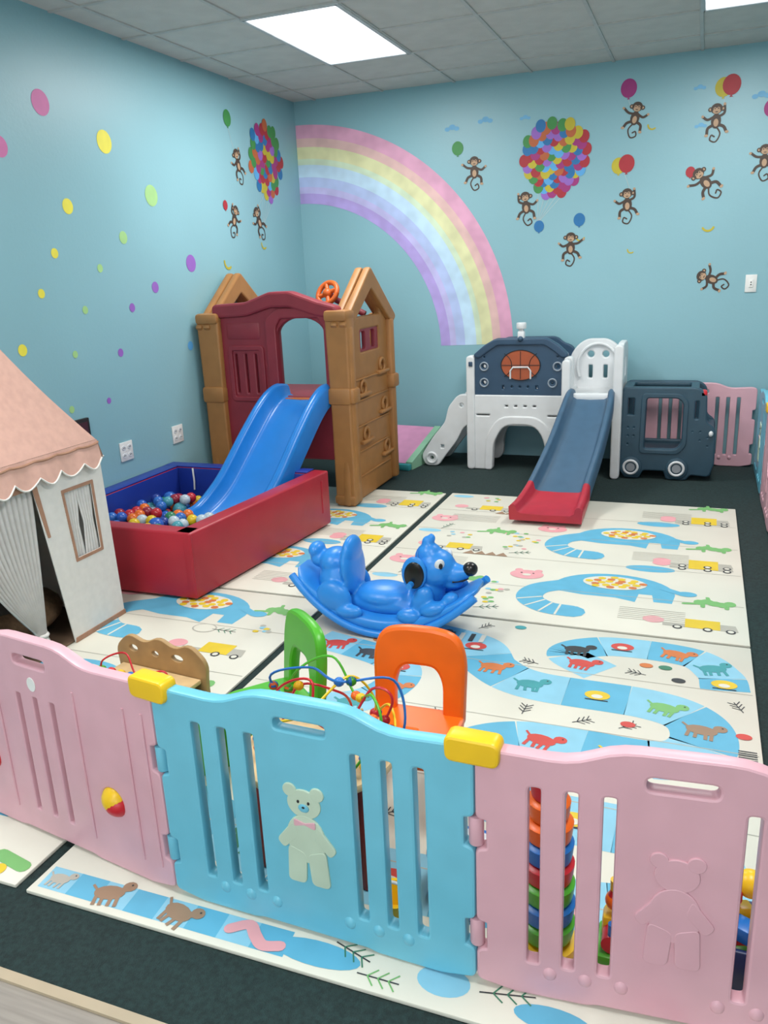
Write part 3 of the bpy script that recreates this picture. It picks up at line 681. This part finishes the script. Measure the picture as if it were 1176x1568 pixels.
for hx,hz in ((-1.51,.78),(-1.51,.66),(-.965,.78),(-1.0,.66)): torus(G,'port_ring',(hx,yf-.027,hz),.03,.006,mat('port_grey','#8d9aa6',.4),(0,1,0),18)
BBO=mat('basketball_orange','#a5512f',.5)
plate(G,'basketball_print',circ(-1.235,.79,.145,.11,36),[],.006,BBO,'xz',yf-.027,.001)
def arc(cx,cz,rx,rz,a0,a1,n=12): return [(cx+rx*math.cos(a0+(a1-a0)*k/n),yf-.031,cz+rz*math.sin(a0+(a1-a0)*k/n)) for k in range(n+1)]
tube(G,'ball_seam',[(-1.375,yf-.031,.79),(-1.095,yf-.031,.79)],.0025,DARK,seg=6); tube(G,'ball_seam',[(-1.235,yf-.031,.69),(-1.235,yf-.031,.89)],.0025,DARK,seg=6)
tube(G,'ball_seam',arc(-1.42,.79,.12,.10,-1.0,1.0),.0025,DARK,seg=6); tube(G,'ball_seam',arc(-1.05,.79,.12,.10,pi-1.,pi+1.),.0025,DARK,seg=6)
tube(G,'ball_outline',arc(-1.235,.79,.145,.11,0,2*pi,30),.003,DARK,seg=6)
tube(G,'target_mark',[(-1.31,yf-.032,.69),(-1.31,yf-.032,.75),(-1.29,yf-.032,.775),(-1.18,yf-.032,.775),(-1.16,yf-.032,.75),(-1.16,yf-.032,.69)],.007,WHT,seg=6)
box(G,'hoop_bracket',(-1.235,yf,1.0),(.05,.05,.07),WHT,.01); box(G,'hoop_neck',(-1.235,yf-.0,1.04),(.035,.04,.05),WHT,.008); cyl(G,'hoop_cap',(-1.235,yf,1.05),(-1.235,yf,1.095),.036,WHT,bev=.006)
ell(G,'hoop_knob',(-1.235,yf-.035,.98),.02,NAVY)
for (x,z) in ((-1.615,.85),(-.885,.84)):
    for y in (yf,yr): plate(G,'post',rp([(x-.022,0),(x+.022,0),(x+.022,z),(x-.022,z)],.018),[],.085,WHT,'xz',y,.01)
    plate(G,'side_panel',rrect(yf,.0,yr,.56,.03),[arch(yf+.09,.04,yr-.09,.40,.08)],.05,WHT,'yz',x,.01)
for x in (-1.61,-.89): box(G,'post_badge',(x,yf-.045,.80),(.03,.01,.035),NAVY,.004)
box(G,'deck',(-1.25,(yf+yr)/2,.545),(.70,.36,.035),WHT,.01)
for y in (yf+.03,yr-.03):
    plate(G,'stair_side',rp([(-1.63,.36),(-1.63,.55),(-1.72,.56,.05),(-1.80,.46,.03),(-1.83,.34),(-1.93,.22,.03),(-1.97,.16,.03),(-2.03,.07,.04),(-2.0,.0,.03),(-1.90,.0,.03),(-1.86,.06),(-1.75,.20),(-1.70,.30)],.03),[circ(-1.95,.055,.022),circ(-1.70,.48,.022),rrect(-1.88,.13,-1.84,.17,.01)],.045,WHT,'xz',y,.008)
    torus(G,'stair_foot_ring',(-1.95,y-.025,.055),.04,.01,WHT,(0,1,0),20)
for (x,z) in ((-1.90,.13),(-1.80,.28),(-1.71,.42)): box(G,'stair_tread',(x,(yf+yr)/2,z),(.12,.30,.03),WHT,.01)
for (x,z) in ((-.885,.60),(-.53,.93)):
    ou=rp([(5.86,0),(5.93,0),(5.96,.3),(6.28,.3),(6.31,0),(6.38,0),(6.38,z-.08),(6.30,z,.05),(6.02,z,.06),(5.88,z-.12,.06)],.02)
    plate(G,'tower_side',ou,[rrect(6.0,.36,6.24,.50,.03)]+([rrect(6.02,.68,6.10,.84,.03),rrect(6.16,.68,6.24,.84,.03)] if z>.8 else []),.045,WHT,'yz',x,.01)
plate(G,'front_post',rp([(-.905,0),(-.865,0),(-.865,.83),(-.905,.83)],.018),[],.07,WHT,'xz',5.88,.01)
plate(G,'front_post',rp([(-.55,0),(-.505,0),(-.505,.93),(-.55,.93)],.02),[],.07,WHT,'xz',5.88,.01)
plate(G,'tower_back',rp([(-.92,.55),(-.52,.55),(-.52,.82,.05),(-.60,.90,.04),(-.66,.935,.04),(-.80,.935,.04),(-.86,.90,.04),(-.92,.82,.05)],.03),
   [circ(-.775,.83,.035),circ(-.665,.83,.035),rrect(-.80,.64,-.75,.76,.022),rrect(-.69,.64,-.64,.76,.022)],.05,WHT,'xz',6.36,.01)
tube(G,'tower_back_ring',[(-.72+.15*math.cos(a),6.325,.74+.17*math.sin(a)) for a in [k*pi/20 for k in range(-3,24)]],.012,WHT,seg=8)
box(G,'platform',(-.71,6.11,.56),(.36,.52,.04),WHT,.01)
box(G,'slide_shoulder',(-.71,5.87,.575),(.36,.05,.06),WHT,.015)
slide(G,'chute',[(-.71,5.92,.575),(-.71,5.84,.565),(-.715,5.70,.49),(-.74,5.35,.30),(-.775,5.05,.15),(-.79,4.90,.095),(-.80,4.76,.075),(-.805,4.62,.07)],.31,.43,lambda f:.055+.03*math.sin(pi*min(1,f*1.15)),(CHUTE,SRED),rr=.02,under=.045,split=.63)
G.end()
# ------------------------------------------------------------------ toy bus panels
G=Grp('toy_bus_climber',(0,0,.018))
win_front=rp([(-.345,.20),(-.12,.20),(-.08,.25),(-.08,.54),(-.12,.578),(-.34,.578)],.03)
for y,front in ((5.94,True),(6.28,False)):
    out=rp([(-.49,.05),(-.455,.0,.01),(-.37,.0,.01),(-.34,.06),(-.19,.06),(-.17,.0,.01),(-.05,.0,.01),(-.02,.04),(.10,.03,.02),(.125,.12),(.12,.36,.04),(.06,.40,.03),(.05,.60,.05),(.0,.635,.04),(-.49,.635,.03)],.02)
    if front:
        hh=[win_front,rrect(-.465,.44,-.405,.575,.015),rrect(-.02,.42,.02,.56,.015)]
        for (a,b) in [(-.45,.36),(-.41,.36),(-.45,.30),(-.41,.30),(-.45,.24)]: hh.append(circ(a,b,.011,n=12))
        for (a,b) in [(-.02,.34),(.03,.34),(.03,.28),(.08,.30),(.08,.24)]: hh.append(circ(a,b,.009,n=12))
        plate(G,'window_trim',rp([(-.365,.18),(-.11,.18),(-.06,.24),(-.06,.55),(-.11,.598),(-.36,.598)],.03),[win_front],.075,TEALN,'xz',y,.006)
    else:
        hh=[rp([(-.45,.20),(-.02,.20),(.0,.25),(.0,.54),(-.03,.585),(-.45,.585)],.03)]
    plate(G,'bus_side',out,hh,.06 if front else .04,TEALN,'xz',y,.01)
for x in (-.42,-.11):
    cyl(G,'wheel_tyre',(x,5.895,.075),(x,5.915,.075),.075,TEALN,seg=32,bev=.004)
    torus(G,'wheel_ring',(x,5.893,.075),.048,.009,WHT,(0,1,0),24); cyl(G,'wheel_hub',(x,5.888,.075),(x,5.90,.075),.03,mat('hub_grey','#8f9499',.5),seg=24)
plate(G,'bus_roof',rrect(-.49,5.92,.0,6.30,.03),[rrect(-.44,5.99,-.04,6.24,.03)],.03,TEALN,'xy',.622,.008)
plate(G,'bus_front',rrect(5.94,.03,6.28,.36,.03),[rrect(6.0,.12,6.22,.28,.02)],.04,TEALN,'yz',.10,.008)
plate(G,'bus_seat',rrect(-.44,5.97,-.05,6.25,.02),[],.03,TEALN,'xy',.17,.006)
torus(G,'steering_wheel',(-.02,6.1,.36),.05,.009,DARK,(1,0,.5),20); cyl(G,'steering_post',(-.02,6.1,.36),(.08,6.1,.30),.01,DARK)
box(G,'red_mirror',(.035,5.95,.60),(.05,.08,.05),RED,.015); ell(G,'headlight',(.10,5.90,.33),(.015,.015,.02),WHT)
G.end()
# ------------------------------------------------------------------ rocking dog
G=Grp('rocking_dog_toy',(-1.205,3.06,ZM+.003),.01)
n=28; rings=[]
def zbot(f): return (.22 if f<0 else .195)*abs(f)**2.0
for i in range(n+1):
    f=-1+2*i/n; x=.408*f
    zb=zbot(f)+.012; zt=zb+.075-.045*abs(f)**3
    wd=.150*(1-.30*abs(f)**4)
    if i in (0,n): wd*=.55; zt=zb+.02
    r=[]
    for a in range(20):
        t=2*pi*a/20; ca,sa=math.cos(t),math.sin(t)
        yy=wd*(abs(ca)**.5)*(1 if ca>0 else -1); zz=(zb+zt)/2+(zt-zb)/2*(abs(sa)**.6)*(1 if sa>0 else -1)
        r.append((x,yy,zz))
    rings.append(r)
loft(G,'rocker_hull',rings,DOGB,sharp=75)
for sy in (-1,1):
    tube(G,'rocker_rail',[(.412*f,sy*.148*(1-.25*abs(f)**4),zbot(f)+.016) for f in [-1+2*k/28 for k in range(29)]],.017,DOGB,seg=10)
R=lambda a,ax='Y':Matrix.Rotation(a,4,ax)
parts=[((0,0,.115),(.26,.10,.06),None),((-.02,0,.145),(.14,.105,.05),None),
 ((-.165,0,.26),(.032,.115,.13),R(-.12)),((-.165,0,.335),(.03,.09,.065),R(-.08)),((-.23,0,.20),(.09,.115,.10),None),
 ((-.245,0,.28),(.07,.09,.06),None),((-.315,0,.285),(.05,.055,.04),R(.3)),((-.335,0,.325),(.035,.055,.035),R(-.4)),
 ((.18,0,.19),(.075,.085,.10),None),((.215,0,.285),(.09,.088,.085),None),((.19,0,.345),(.055,.055,.05),None),((.185,0,.385),(.028,.026,.04),R(-.2)),((.20,0,.415),(.017,.017,.022),None),
 ((.295,0,.265),(.06,.052,.045),R(-.1)),((.335,0,.275),(.035,.036,.03),None),((.285,0,.225),(.05,.045,.025),None)]
for sy in (-1,1):
    parts+=[((-.215,sy*.115,.15),(.085,.04,.075),R(.3)),((-.14,sy*.13,.10),(.065,.032,.032),None),((.18,sy*.09,.17),(.045,.035,.065),R(.5)),((.235,sy*.115,.145),(.06,.04,.032),R(-.3)),((.13,sy*.125,.105),(.055,.035,.032),None),((.30,sy*.08,.18),(.04,.032,.03),R(-.5))]
remesh(G,'dog_body',parts,DOGB,.0065,5)
for sy in (-1,1):
    ell(G,'ear',(.148,sy*.088,.285),(.055,.016,.075),DOGB,R(.1)); ell(G,'ear_patch',(.15,sy*.098,.280),(.044,.012,.060),BLK,R(.1))
    ell(G,'eye_white',(.252,sy*.066,.325),(.021,.012,.025),WHT,R(.3)@Matrix.Rotation(-sy*.5,4,'Z')); ell(G,'pupil',(.260,sy*.075,.322),(.009,.006,.013),BLK)
ell(G,'nose',(.365,0,.292),(.032,.034,.03),BLK)
tube(G,'handle_bar',[(.14,-.14,.245),(.14,.14,.245)],.013,DOGB)
tube(G,'mouth',[(.30,-.047,.245),(.34,-.03,.247),(.355,0,.248),(.34,.03,.247),(.30,.047,.245)],.004,DARK,seg=6)
G.end()
# ------------------------------------------------------------------ play tent
G=Grp('play_tent',(0,0,ZM+.002))
fx=-2.47; bxx=-3.16; ya=1.93; yb2=2.82; ze=.84; ap=Vector((-2.84,2.36,1.70))
cor=[Vector((fx,ya,ze)),Vector((fx,yb2,ze)),Vector((bxx,yb2,ze)),Vector((bxx,ya,ze))]
bm=bmesh.new(); N=14
for k in range(4):
    a=cor[k]; b=cor[(k+1)%4]; rows=[]
    for i in range(N+1):
        f=i/N; row=[]
        for j in range(N+1):
            g=j/N; base=a.lerp(b,g); p=base.lerp(ap,f)
            sag=-.05*math.sin(pi*f)-.015*math.sin(pi*g)*math.sin(pi*f); p=p+Vector((0,0,sag)); row.append(bm.verts.new(p))
        rows.append(row)
    for i in range(N):
        for j in range(N):
            bm.faces.new((rows[i][j],rows[i][j+1],rows[i+1][j+1],rows[i+1][j]))
bmesh.ops.remove_doubles(bm,verts=bm.verts,dist=.0005); bmesh.ops.recalc_face_normals(bm,faces=bm.faces)
G.add(frombm(bm),'roof',FAB,None,30)
for k in range(4):
    a=cor[k]; b=cor[(k+1)%4]; L=(b-a).length; ns=max(4,int(round(L/.13))); d=(b-a)/L; nrm=Vector((d.y,-d.x,0)); 
    if nrm.dot((a+b)/2-Vector((-2.81,2.38,ze)))<0: nrm=-nrm
    top=[];bot=[]; M_=ns*8
    for j in range(M_+1):
        g=j/M_; p=a.lerp(b,g); ph=(g*ns)%1 if j<M_ else 0
        hgt=.08+.038*math.sin(pi*ph)
        wob=.008*math.sin(g*23+k)
        top.append(p+nrm*.004); bot.append(p+nrm*(.024+wob)-Vector((0,0,hgt)))
    loft(G,'valance',[top,bot],FAB,cap=False,closed=False,sharp=60)
    tube(G,'valance_trim',[q+nrm*.001 for q in bot],.004,FABW,seg=6)
    tube(G,'valance_band',[q.lerp(r,.15)+nrm*.002 for q,r in zip(top,bot)],.005,FABD,seg=6)
def YZplate(name,out,holes,m,x,th=.006): plate(G,name,out,holes,th,m,'yz',x,.001)
win=rp([(2.60,.36),(2.75,.36),(2.745,.66),(2.575,.66)],.005)
YZplate('front_wall',rp([(2.51,.0),(2.84,.0),(2.82,.83),(2.40,.83)],.005),[win],FABW,fx)
YZplate('window_border',rp([(2.588,.347),(2.762,.347),(2.757,.673),(2.562,.673)],.004),[win],FABD,fx+.003,.004)
YZplate('front_wall_left',rp([(1.92,.0),(1.98,.0),(2.02,.83),(1.93,.83)],.005),[],FABW,fx)
YZplate('front_header',rrect(1.95,.73,2.45,.83,.005),[],FABW,fx)
YZplate('door_border',rp([(2.39,.755),(2.43,.755),(2.465,.50),(2.452,.50),(2.41,.72),(2.0,.72),(2.0,.755)],.004),[],FABD,fx+.004,.004)
YZplate('back_wall',rrect(ya,.0,yb2,.83,.005),[],FABW,bxx)
plate(G,'side_wall',rrect(bxx,.0,fx,.83,.005),[],.006,FABW,'xz',yb2,.001)
plate(G,'side_wall',rrect(bxx,.0,fx,.83,.005),[],.006,FABW,'xz',ya,.001)
for c in cor: cyl(G,'pole',(c.x+(.012 if c.x<-3 else -.012),c.y+(.012 if c.y<2.3 else -.012),.0),(c.x+(.012 if c.x<-3 else -.012),c.y+(.012 if c.y<2.3 else -.012),ze),.009,WOODD,seg=10)
YZplate('hem',rp([(2.51,.0),(2.845,.0),(2.843,.02),(2.515,.02)],.002),[],FABD,fx+.004,.004)
def curtain(yt0,yt1,zt,yg,zg,zb,spread,x,n=40,amp=.012,tie=.25):
    rows=[]
    for i in range(21):
        f=i/20
        z=zt+(zb-zt)*f
        gz=(zt-zg)/(zt-zb)
        if f<gz: k=(f/gz)**1.6; y0_=yt0+(yg-spread*tie-yt0)*k; y1_=yt1+(yg+spread*tie-yt1)*k
        else: k=(f-gz)/(1-gz+1e-6); y0_=yg-spread*(tie+(1-tie)*k); y1_=yg+spread*(tie+(1-tie)*k)
        rows.append([Vector((x+amp*math.sin(j*1.57),y0_+(y1_-y0_)*j/n,z)) for j in range(n+1)])
    loft(G,'curtain',rows,SHEER,cap=False,closed=False,sharp=180)
curtain(2.02,2.44,.75,2.36,.10,.015,.05,fx-.03,60,.016,.35)
curtain(1.94,2.10,.75,1.97,.2,.02,.05,fx-.03)
curtain(2.578,2.668,.67,2.622,.50,.35,.045,fx-.012,20,.006,.7)
curtain(2.660,2.752,.67,2.712,.50,.35,.045,fx-.012,20,.006,.7)
torus(G,'tie_back',(fx-.03,2.36,.10),.024,.008,FABW,(0,0,1),16); torus(G,'tie_back',(fx-.03,1.97,.2),.02,.007,FABW,(0,0,1),16)
ell(G,'tassel',(fx-.01,2.36,.05),(.018,.02,.04),FABW)
box(G,'floor_cloth',((fx+bxx)/2,(ya+yb2)/2,.004),(fx-bxx-.02,yb2-ya-.02,.006),mat('tent_floor','#6b5543',.9,.15,20),.001)
G.end()
G=Grp('floor_cushion',(-2.78,2.46,ZM+.012))
ell(G,'cushion',(0,0,.11),(.22,.24,.10),mat('cushion_brown','#6d543e',.95,.2,40,bump=.6,bscale=120)); ell(G,'cushion_top',(.02,-.03,.19),(.14,.16,.06),mat('cushion_dark','#3a3431',.95,.2,40))
G.end(True)
G=Grp('picture_frame',(XL,3.47,.70))
box(G,'frame',(.012,0,0),(.02,.28,.20),DARK,.004); box(G,'picture',(.0235,0,0),(.003,.24,.16),mat('picture_dark','#3c1d1c',.35,.5,9),0)
G.end(True)
# ------------------------------------------------------------------ kids chairs
def chair(x,y,rz,m):
    G=Grp('kids_chair',(x,y,ZM+.006),rz)
    tilt=Matrix.Translation((0,.12,.225))@Matrix.Rotation(-.10,4,'X')
    outl=rp([(-.125,0,.01),(-.083,0,.01),(-.083,.12,.04),(-.055,.175,.04),(.055,.175,.04),(.083,.12,.04),(.083,0,.01),(.125,0,.01),(.13,.19,.04),(.11,.255,.05),(.05,.27,.05),(-.05,.27,.05),(-.11,.255,.05),(-.13,.19,.04)],.02)
    plate(G,'backrest',outl,[],.035,m,'xz',0,.012,tilt)
    plate(G,'seat',rp([(-.13,-.10,.05),(.13,-.10,.05),(.13,.13,.04),(-.13,.13,.04)],.04),[rrect(-.03,-.02,.03,.02,.012)],.028,m,'xy',.235,.01)
    plate(G,'apron',rp([(-.115,-.09),(.115,-.09),(.115,.11),(-.115,.11)],.04),[rp([(-.095,-.07),(.095,-.07),(.095,.09),(-.095,.09)],.03)],.04,m,'xy',.21,.006)
    for sx in (-1,1):
        for sy in (-1,1): cyl(G,'leg',(sx*.135,sy*.12+.01,0),(sx*.105,sy*.09+.01,.225),.016,m,.022,seg=14)
    G.end()
chair(-1.165,1.90,-.72,GRN); chair(-.705,1.885,0.03,ORG)
# ------------------------------------------------------------------ bead maze table
G=Grp('bead_maze_table',(-.85,1.625,ZM+.004))
cyl(G,'table_top',(0,0,.31),(0,0,.332),.20,WOOD,seg=48,bev=.005)
cyl(G,'lower_shelf',(0,-.03,.16),(0,-.03,.175),.145,WOOD,seg=48,bev=.004)
for a in (-.45,-1.57,-2.65,1.75): cyl(G,'leg',(.165*math.cos(a),.165*math.sin(a),0),(.155*math.cos(a),.155*math.sin(a),.31),.018,DRED,seg=16)
BC=[RED,YEL,GRN,LBL,ORG,PURP]
zo=-.02; XO=.05
wires=[([(-.17,.02,.35),(-.16,.03,.48),(-.06,.0,.54),(-.02,-.03,.45),(.06,-.02,.43),(.10,.02,.53),(.16,.02,.50),(.12,.0,.35)],RED),
 ([(-.12,-.1,.35),(-.13,-.1,.45),(-.03,-.08,.49),(.03,.03,.55),(.10,.08,.46),(.09,.1,.35)],YEL),
 ([(-.15,.1,.35),(-.15,.1,.49),(-.05,.1,.56),(.05,.06,.48),(.12,-.03,.54),(.17,-.08,.48),(.12,-.1,.35)],GRN),
 ([(-.05,-.15,.35),(-.06,-.15,.42),(.02,-.13,.48),(.06,-.14,.41),(.10,-.14,.46),(.08,-.14,.35)],LBL),
 ([(-.19,-.03,.35),(-.20,-.03,.44),(-.12,-.02,.40),(-.09,-.0,.52),(0,.05,.49),(.02,.12,.42),(.03,.14,.35)],RED),
 ([(-.10,.12,.35),(-.22,.10,.47),(-.10,.08,.53),(.02,-.02,.56),(.14,.06,.54),(.20,.04,.42),(.13,.06,.35)],LBL),
 ([(.0,-.15,.35),(.06,-.14,.45),(.14,-.10,.52),(.19,-.02,.45),(.14,.06,.47),(.07,.13,.35)],YEL)]
for P,m in wires:
    C=catmull([(p[0]+XO*(p[2]-.35)/.2,p[1],p[2]+zo) for p in P],8); tube(G,'wire',C,.0035,m,seg=6)
    for k in range(6):
        i=random.choice([3,4,5,6,len(C)//2,len(C)//2+2,len(C)//2-3,len(C)-6,len(C)-5,len(C)-4]); 
        ell(G,'bead',C[i],(.014,.014,.012),random.choice(BC),seg=12)
for j in range(6): ell(G,'pillar_bead',(.15,-.06,.343+j*.023),(.015,.015,.0125),BC[(j*2+1)%6],seg=12)
cyl(G,'side_rod',(.15,-.06,.33),(.15,-.06,.50),.004,WOODD,seg=8)
for k in range(7): ell(G,'shelf_bead',(-.10+k*.034,-.135+.004*abs(k-3),.188),.013,BC[k%6],seg=12)
G.end()
# ------------------------------------------------------------------ wooden activity table
G=Grp('wooden_activity_center',(-1.55,1.79,ZM+.006),-.1)
def wavy(w,h): return rp([(-w,0),(w,0),(w,.30),(w*1.05,.36,.03),(w*.7,h,.04),(w*.35,h-.03,.04),(0,h+.005,.05),(-w*.35,h-.03,.04),(-w*.7,h,.04),(-w*1.05,.36,.03),(-w,.30)],.03)
for y in (-.12,.12):
    plate(G,'board',wavy(.175,.415),[circ(-.11,.365,.02,.014),circ(-.02,.36,.016,.012),circ(.07,.36,.025,.014),arch(-.1,.0,.1,.2,.08)],.016,WOODD,'xz',y,.002)
for sx in (-.168,.168):
    plate(G,'green_side',rp([(-.10,0),(.10,0),(.11,.2),(.08,.30),(-.08,.30),(-.11,.2)],.05),[circ(0,.2,.04)],.016,GRN,'yz',sx,.002)
box(G,'tray',(0,0,.30),(.32,.22,.015),WOOD,.003); box(G,'bottom',(0,0,.1),(.32,.22,.015),WOOD,.003)
for k in range(8):
    ell(G,'bead',(-.14+.04*k,.0,.335),.016,[GRN,RED,YEL,LBL][k%4],seg=12)
    ell(G,'frog_dot',(-.14+.04*k,-.13,.26+.07*math.sin(k*2)),(.016,.005,.013),[GRN,ORG,YEL][k%3],seg=12)
for sx in (-.14,.14): torus(G,'side_ring',(sx,-.135,.345),.022,.006,[WHT,ORG][sx>0],(0,1,0),18)
tube(G,'bead_wire',catmull([(-.14,.0,.31),(-.13,0,.37),(-.05,.02,.40),(.03,-.02,.36),(.12,0,.38),(.14,0,.31)],8),.003,RED,seg=6)
G.end()
# ------------------------------------------------------------------ drum & small toys
G=Grp('toy_drum',(-.46,1.60,ZM+.006))
cyl(G,'shell',(0,0,0),(0,0,.12),.082,YEL,seg=40); cyl(G,'head',(0,0,.12),(0,0,.128),.086,WHT,seg=40,bev=.002)
torus(G,'rim',(0,0,.122),.088,.008,LBL); torus(G,'rim_low',(0,0,.01),.084,.009,LBL)
for k in range(8):
    a=k*pi/4; tube(G,'cord',[(.087*math.cos(a),.087*math.sin(a),.12),(.086*math.cos(a+.39),.086*math.sin(a+.39),.01)],.003,WHT,seg=6)
G.end()
G=Grp('stacking_ring_tower',(-.245,1.51,ZM+.006))
stk=[(.06,GRN),(.06,LBL),(.058,GRN),(.056,RED),(.054,LBL),(.052,ORG),(.045,ORG),(.04,RED)]
revolve(G,'base',[(.01,0),(.068,0),(.068,.02),(.03,.03),(.01,.03)],(0,0,0),YEL)
z=.03
for r,m in stk:
    revolve(G,'ring_cup',[(r*.75,z),(r*.95,z+.006),(r,z+.02),(r*1.05,z+.045),(r*.9,z+.052),(r*.5,z+.054)],(0,0,0),m); z+=.052
revolve(G,'top_cup',[(.03,z),(.034,z+.01),(.028,z+.035),(.01,z+.04)],(0,0,0),RED)
G.end()
G=Grp('toy_train',(-.10,1.52,ZM+.006),.0)
box(G,'chassis',(0,0,.03),(.07,.11,.03),GRN,.008); box(G,'cab',(0,.02,.075),(.05,.05,.06),YEL,.01); cyl(G,'boiler',(0,-.045,.07),(0,.0,.07),.022,RED)
for sx in (-1,1):
    for sy in (-.035,.035): cyl(G,'wheel',(sx*.036,sy,.02),(sx*.044,sy,.02),.02,RED)
cyl(G,'chimney',(0,-.035,.09),(0,-.035,.12),.009,LBL); ell(G,'driver_head',(0,.02,.135),.022,ORG); cyl(G,'driver_cap',(0,.02,.15),(0,.02,.165),.016,RED,.01); cyl(G,'stack_block',(0,.02,.165),(0,.02,.19),.012,YEL)
G.end()
G=Grp('toy_block_bin',(.18,1.58,ZM+.006))
BN=mat('bin_navy','#1c2f5c',.4)
box(G,'bin_base',(0,0,.01),(.2,.16,.02),BN,.006)
for sx in (-1,1): box(G,'bin_side',(sx*.095,0,.06),(.012,.16,.1),BN,.004)
for sy in (-1,1): box(G,'bin_end',(0,sy*.075,.06),(.19,.012,.1),BN,.004)
for k in range(18):
    box(G,'block',(-.06+.04*(k%4),-.045+.045*((k//4)%3),.045+.045*(k//6)+random.uniform(0,.02)),(.04,.04,.04),[RED,GRN,YEL,LBL,ORG][k%5],.005,Matrix.Rotation(random.uniform(-.5,.5),4,'Z')@Matrix.Rotation(random.uniform(-.3,.3),4,'X'))
ell(G,'toy_ball',(-.01,0,.22),.03,YEL); box(G,'toy_roof',(-.05,.0,.20),(.05,.06,.03),RED,.006)
G.end()
G=Grp('toy_bucket',(-.60,1.47,ZM+.006))
revolve(G,'bucket',[(.03,0),(.035,0),(.045,.07),(.05,.075),(.043,.074),(.033,.01)],(0,0,0),YEL); tube(G,'bucket_handle',[(.045*math.cos(a),0,.07+.035*math.sin(a)) for a in [k*pi/10 for k in range(11)]],.004,WHT,seg=8)
G.end()
# ------------------------------------------------------------------ camera
f,yaw,pitch,roll=1238.75,.3774,.29,.0446
F=Vector((-math.sin(yaw)*math.cos(pitch),math.cos(yaw)*math.cos(pitch),-math.sin(pitch)))
R0=Vector((math.cos(yaw),math.sin(yaw),0)); D0=F.cross(R0)
Rv=math.cos(roll)*R0+math.sin(roll)*D0; Dv=-math.sin(roll)*R0+math.cos(roll)*D0
cam=bpy.data.cameras.new('camera'); co=bpy.data.objects.new('camera',cam); COL.objects.link(co)
Mx=Matrix.Identity(4)
for i in range(3): Mx[i][0]=Rv[i]; Mx[i][1]=-Dv[i]; Mx[i][2]=-F[i]
Mx[0][3]=0;Mx[1][3]=0;Mx[2][3]=1.52
co.matrix_world=Mx; cam.sensor_fit='HORIZONTAL'; cam.sensor_width=36; cam.lens=36*f/1176; cam.clip_start=.05
bpy.context.scene.camera=co
w=bpy.data.worlds.new('world'); bpy.context.scene.world=w; w.use_nodes=True
w.node_tree.nodes['Background'].inputs[0].default_value=(.6,.7,.8,1); w.node_tree.nodes['Background'].inputs[1].default_value=.3
bpy.context.scene.view_settings.view_transform='Standard'
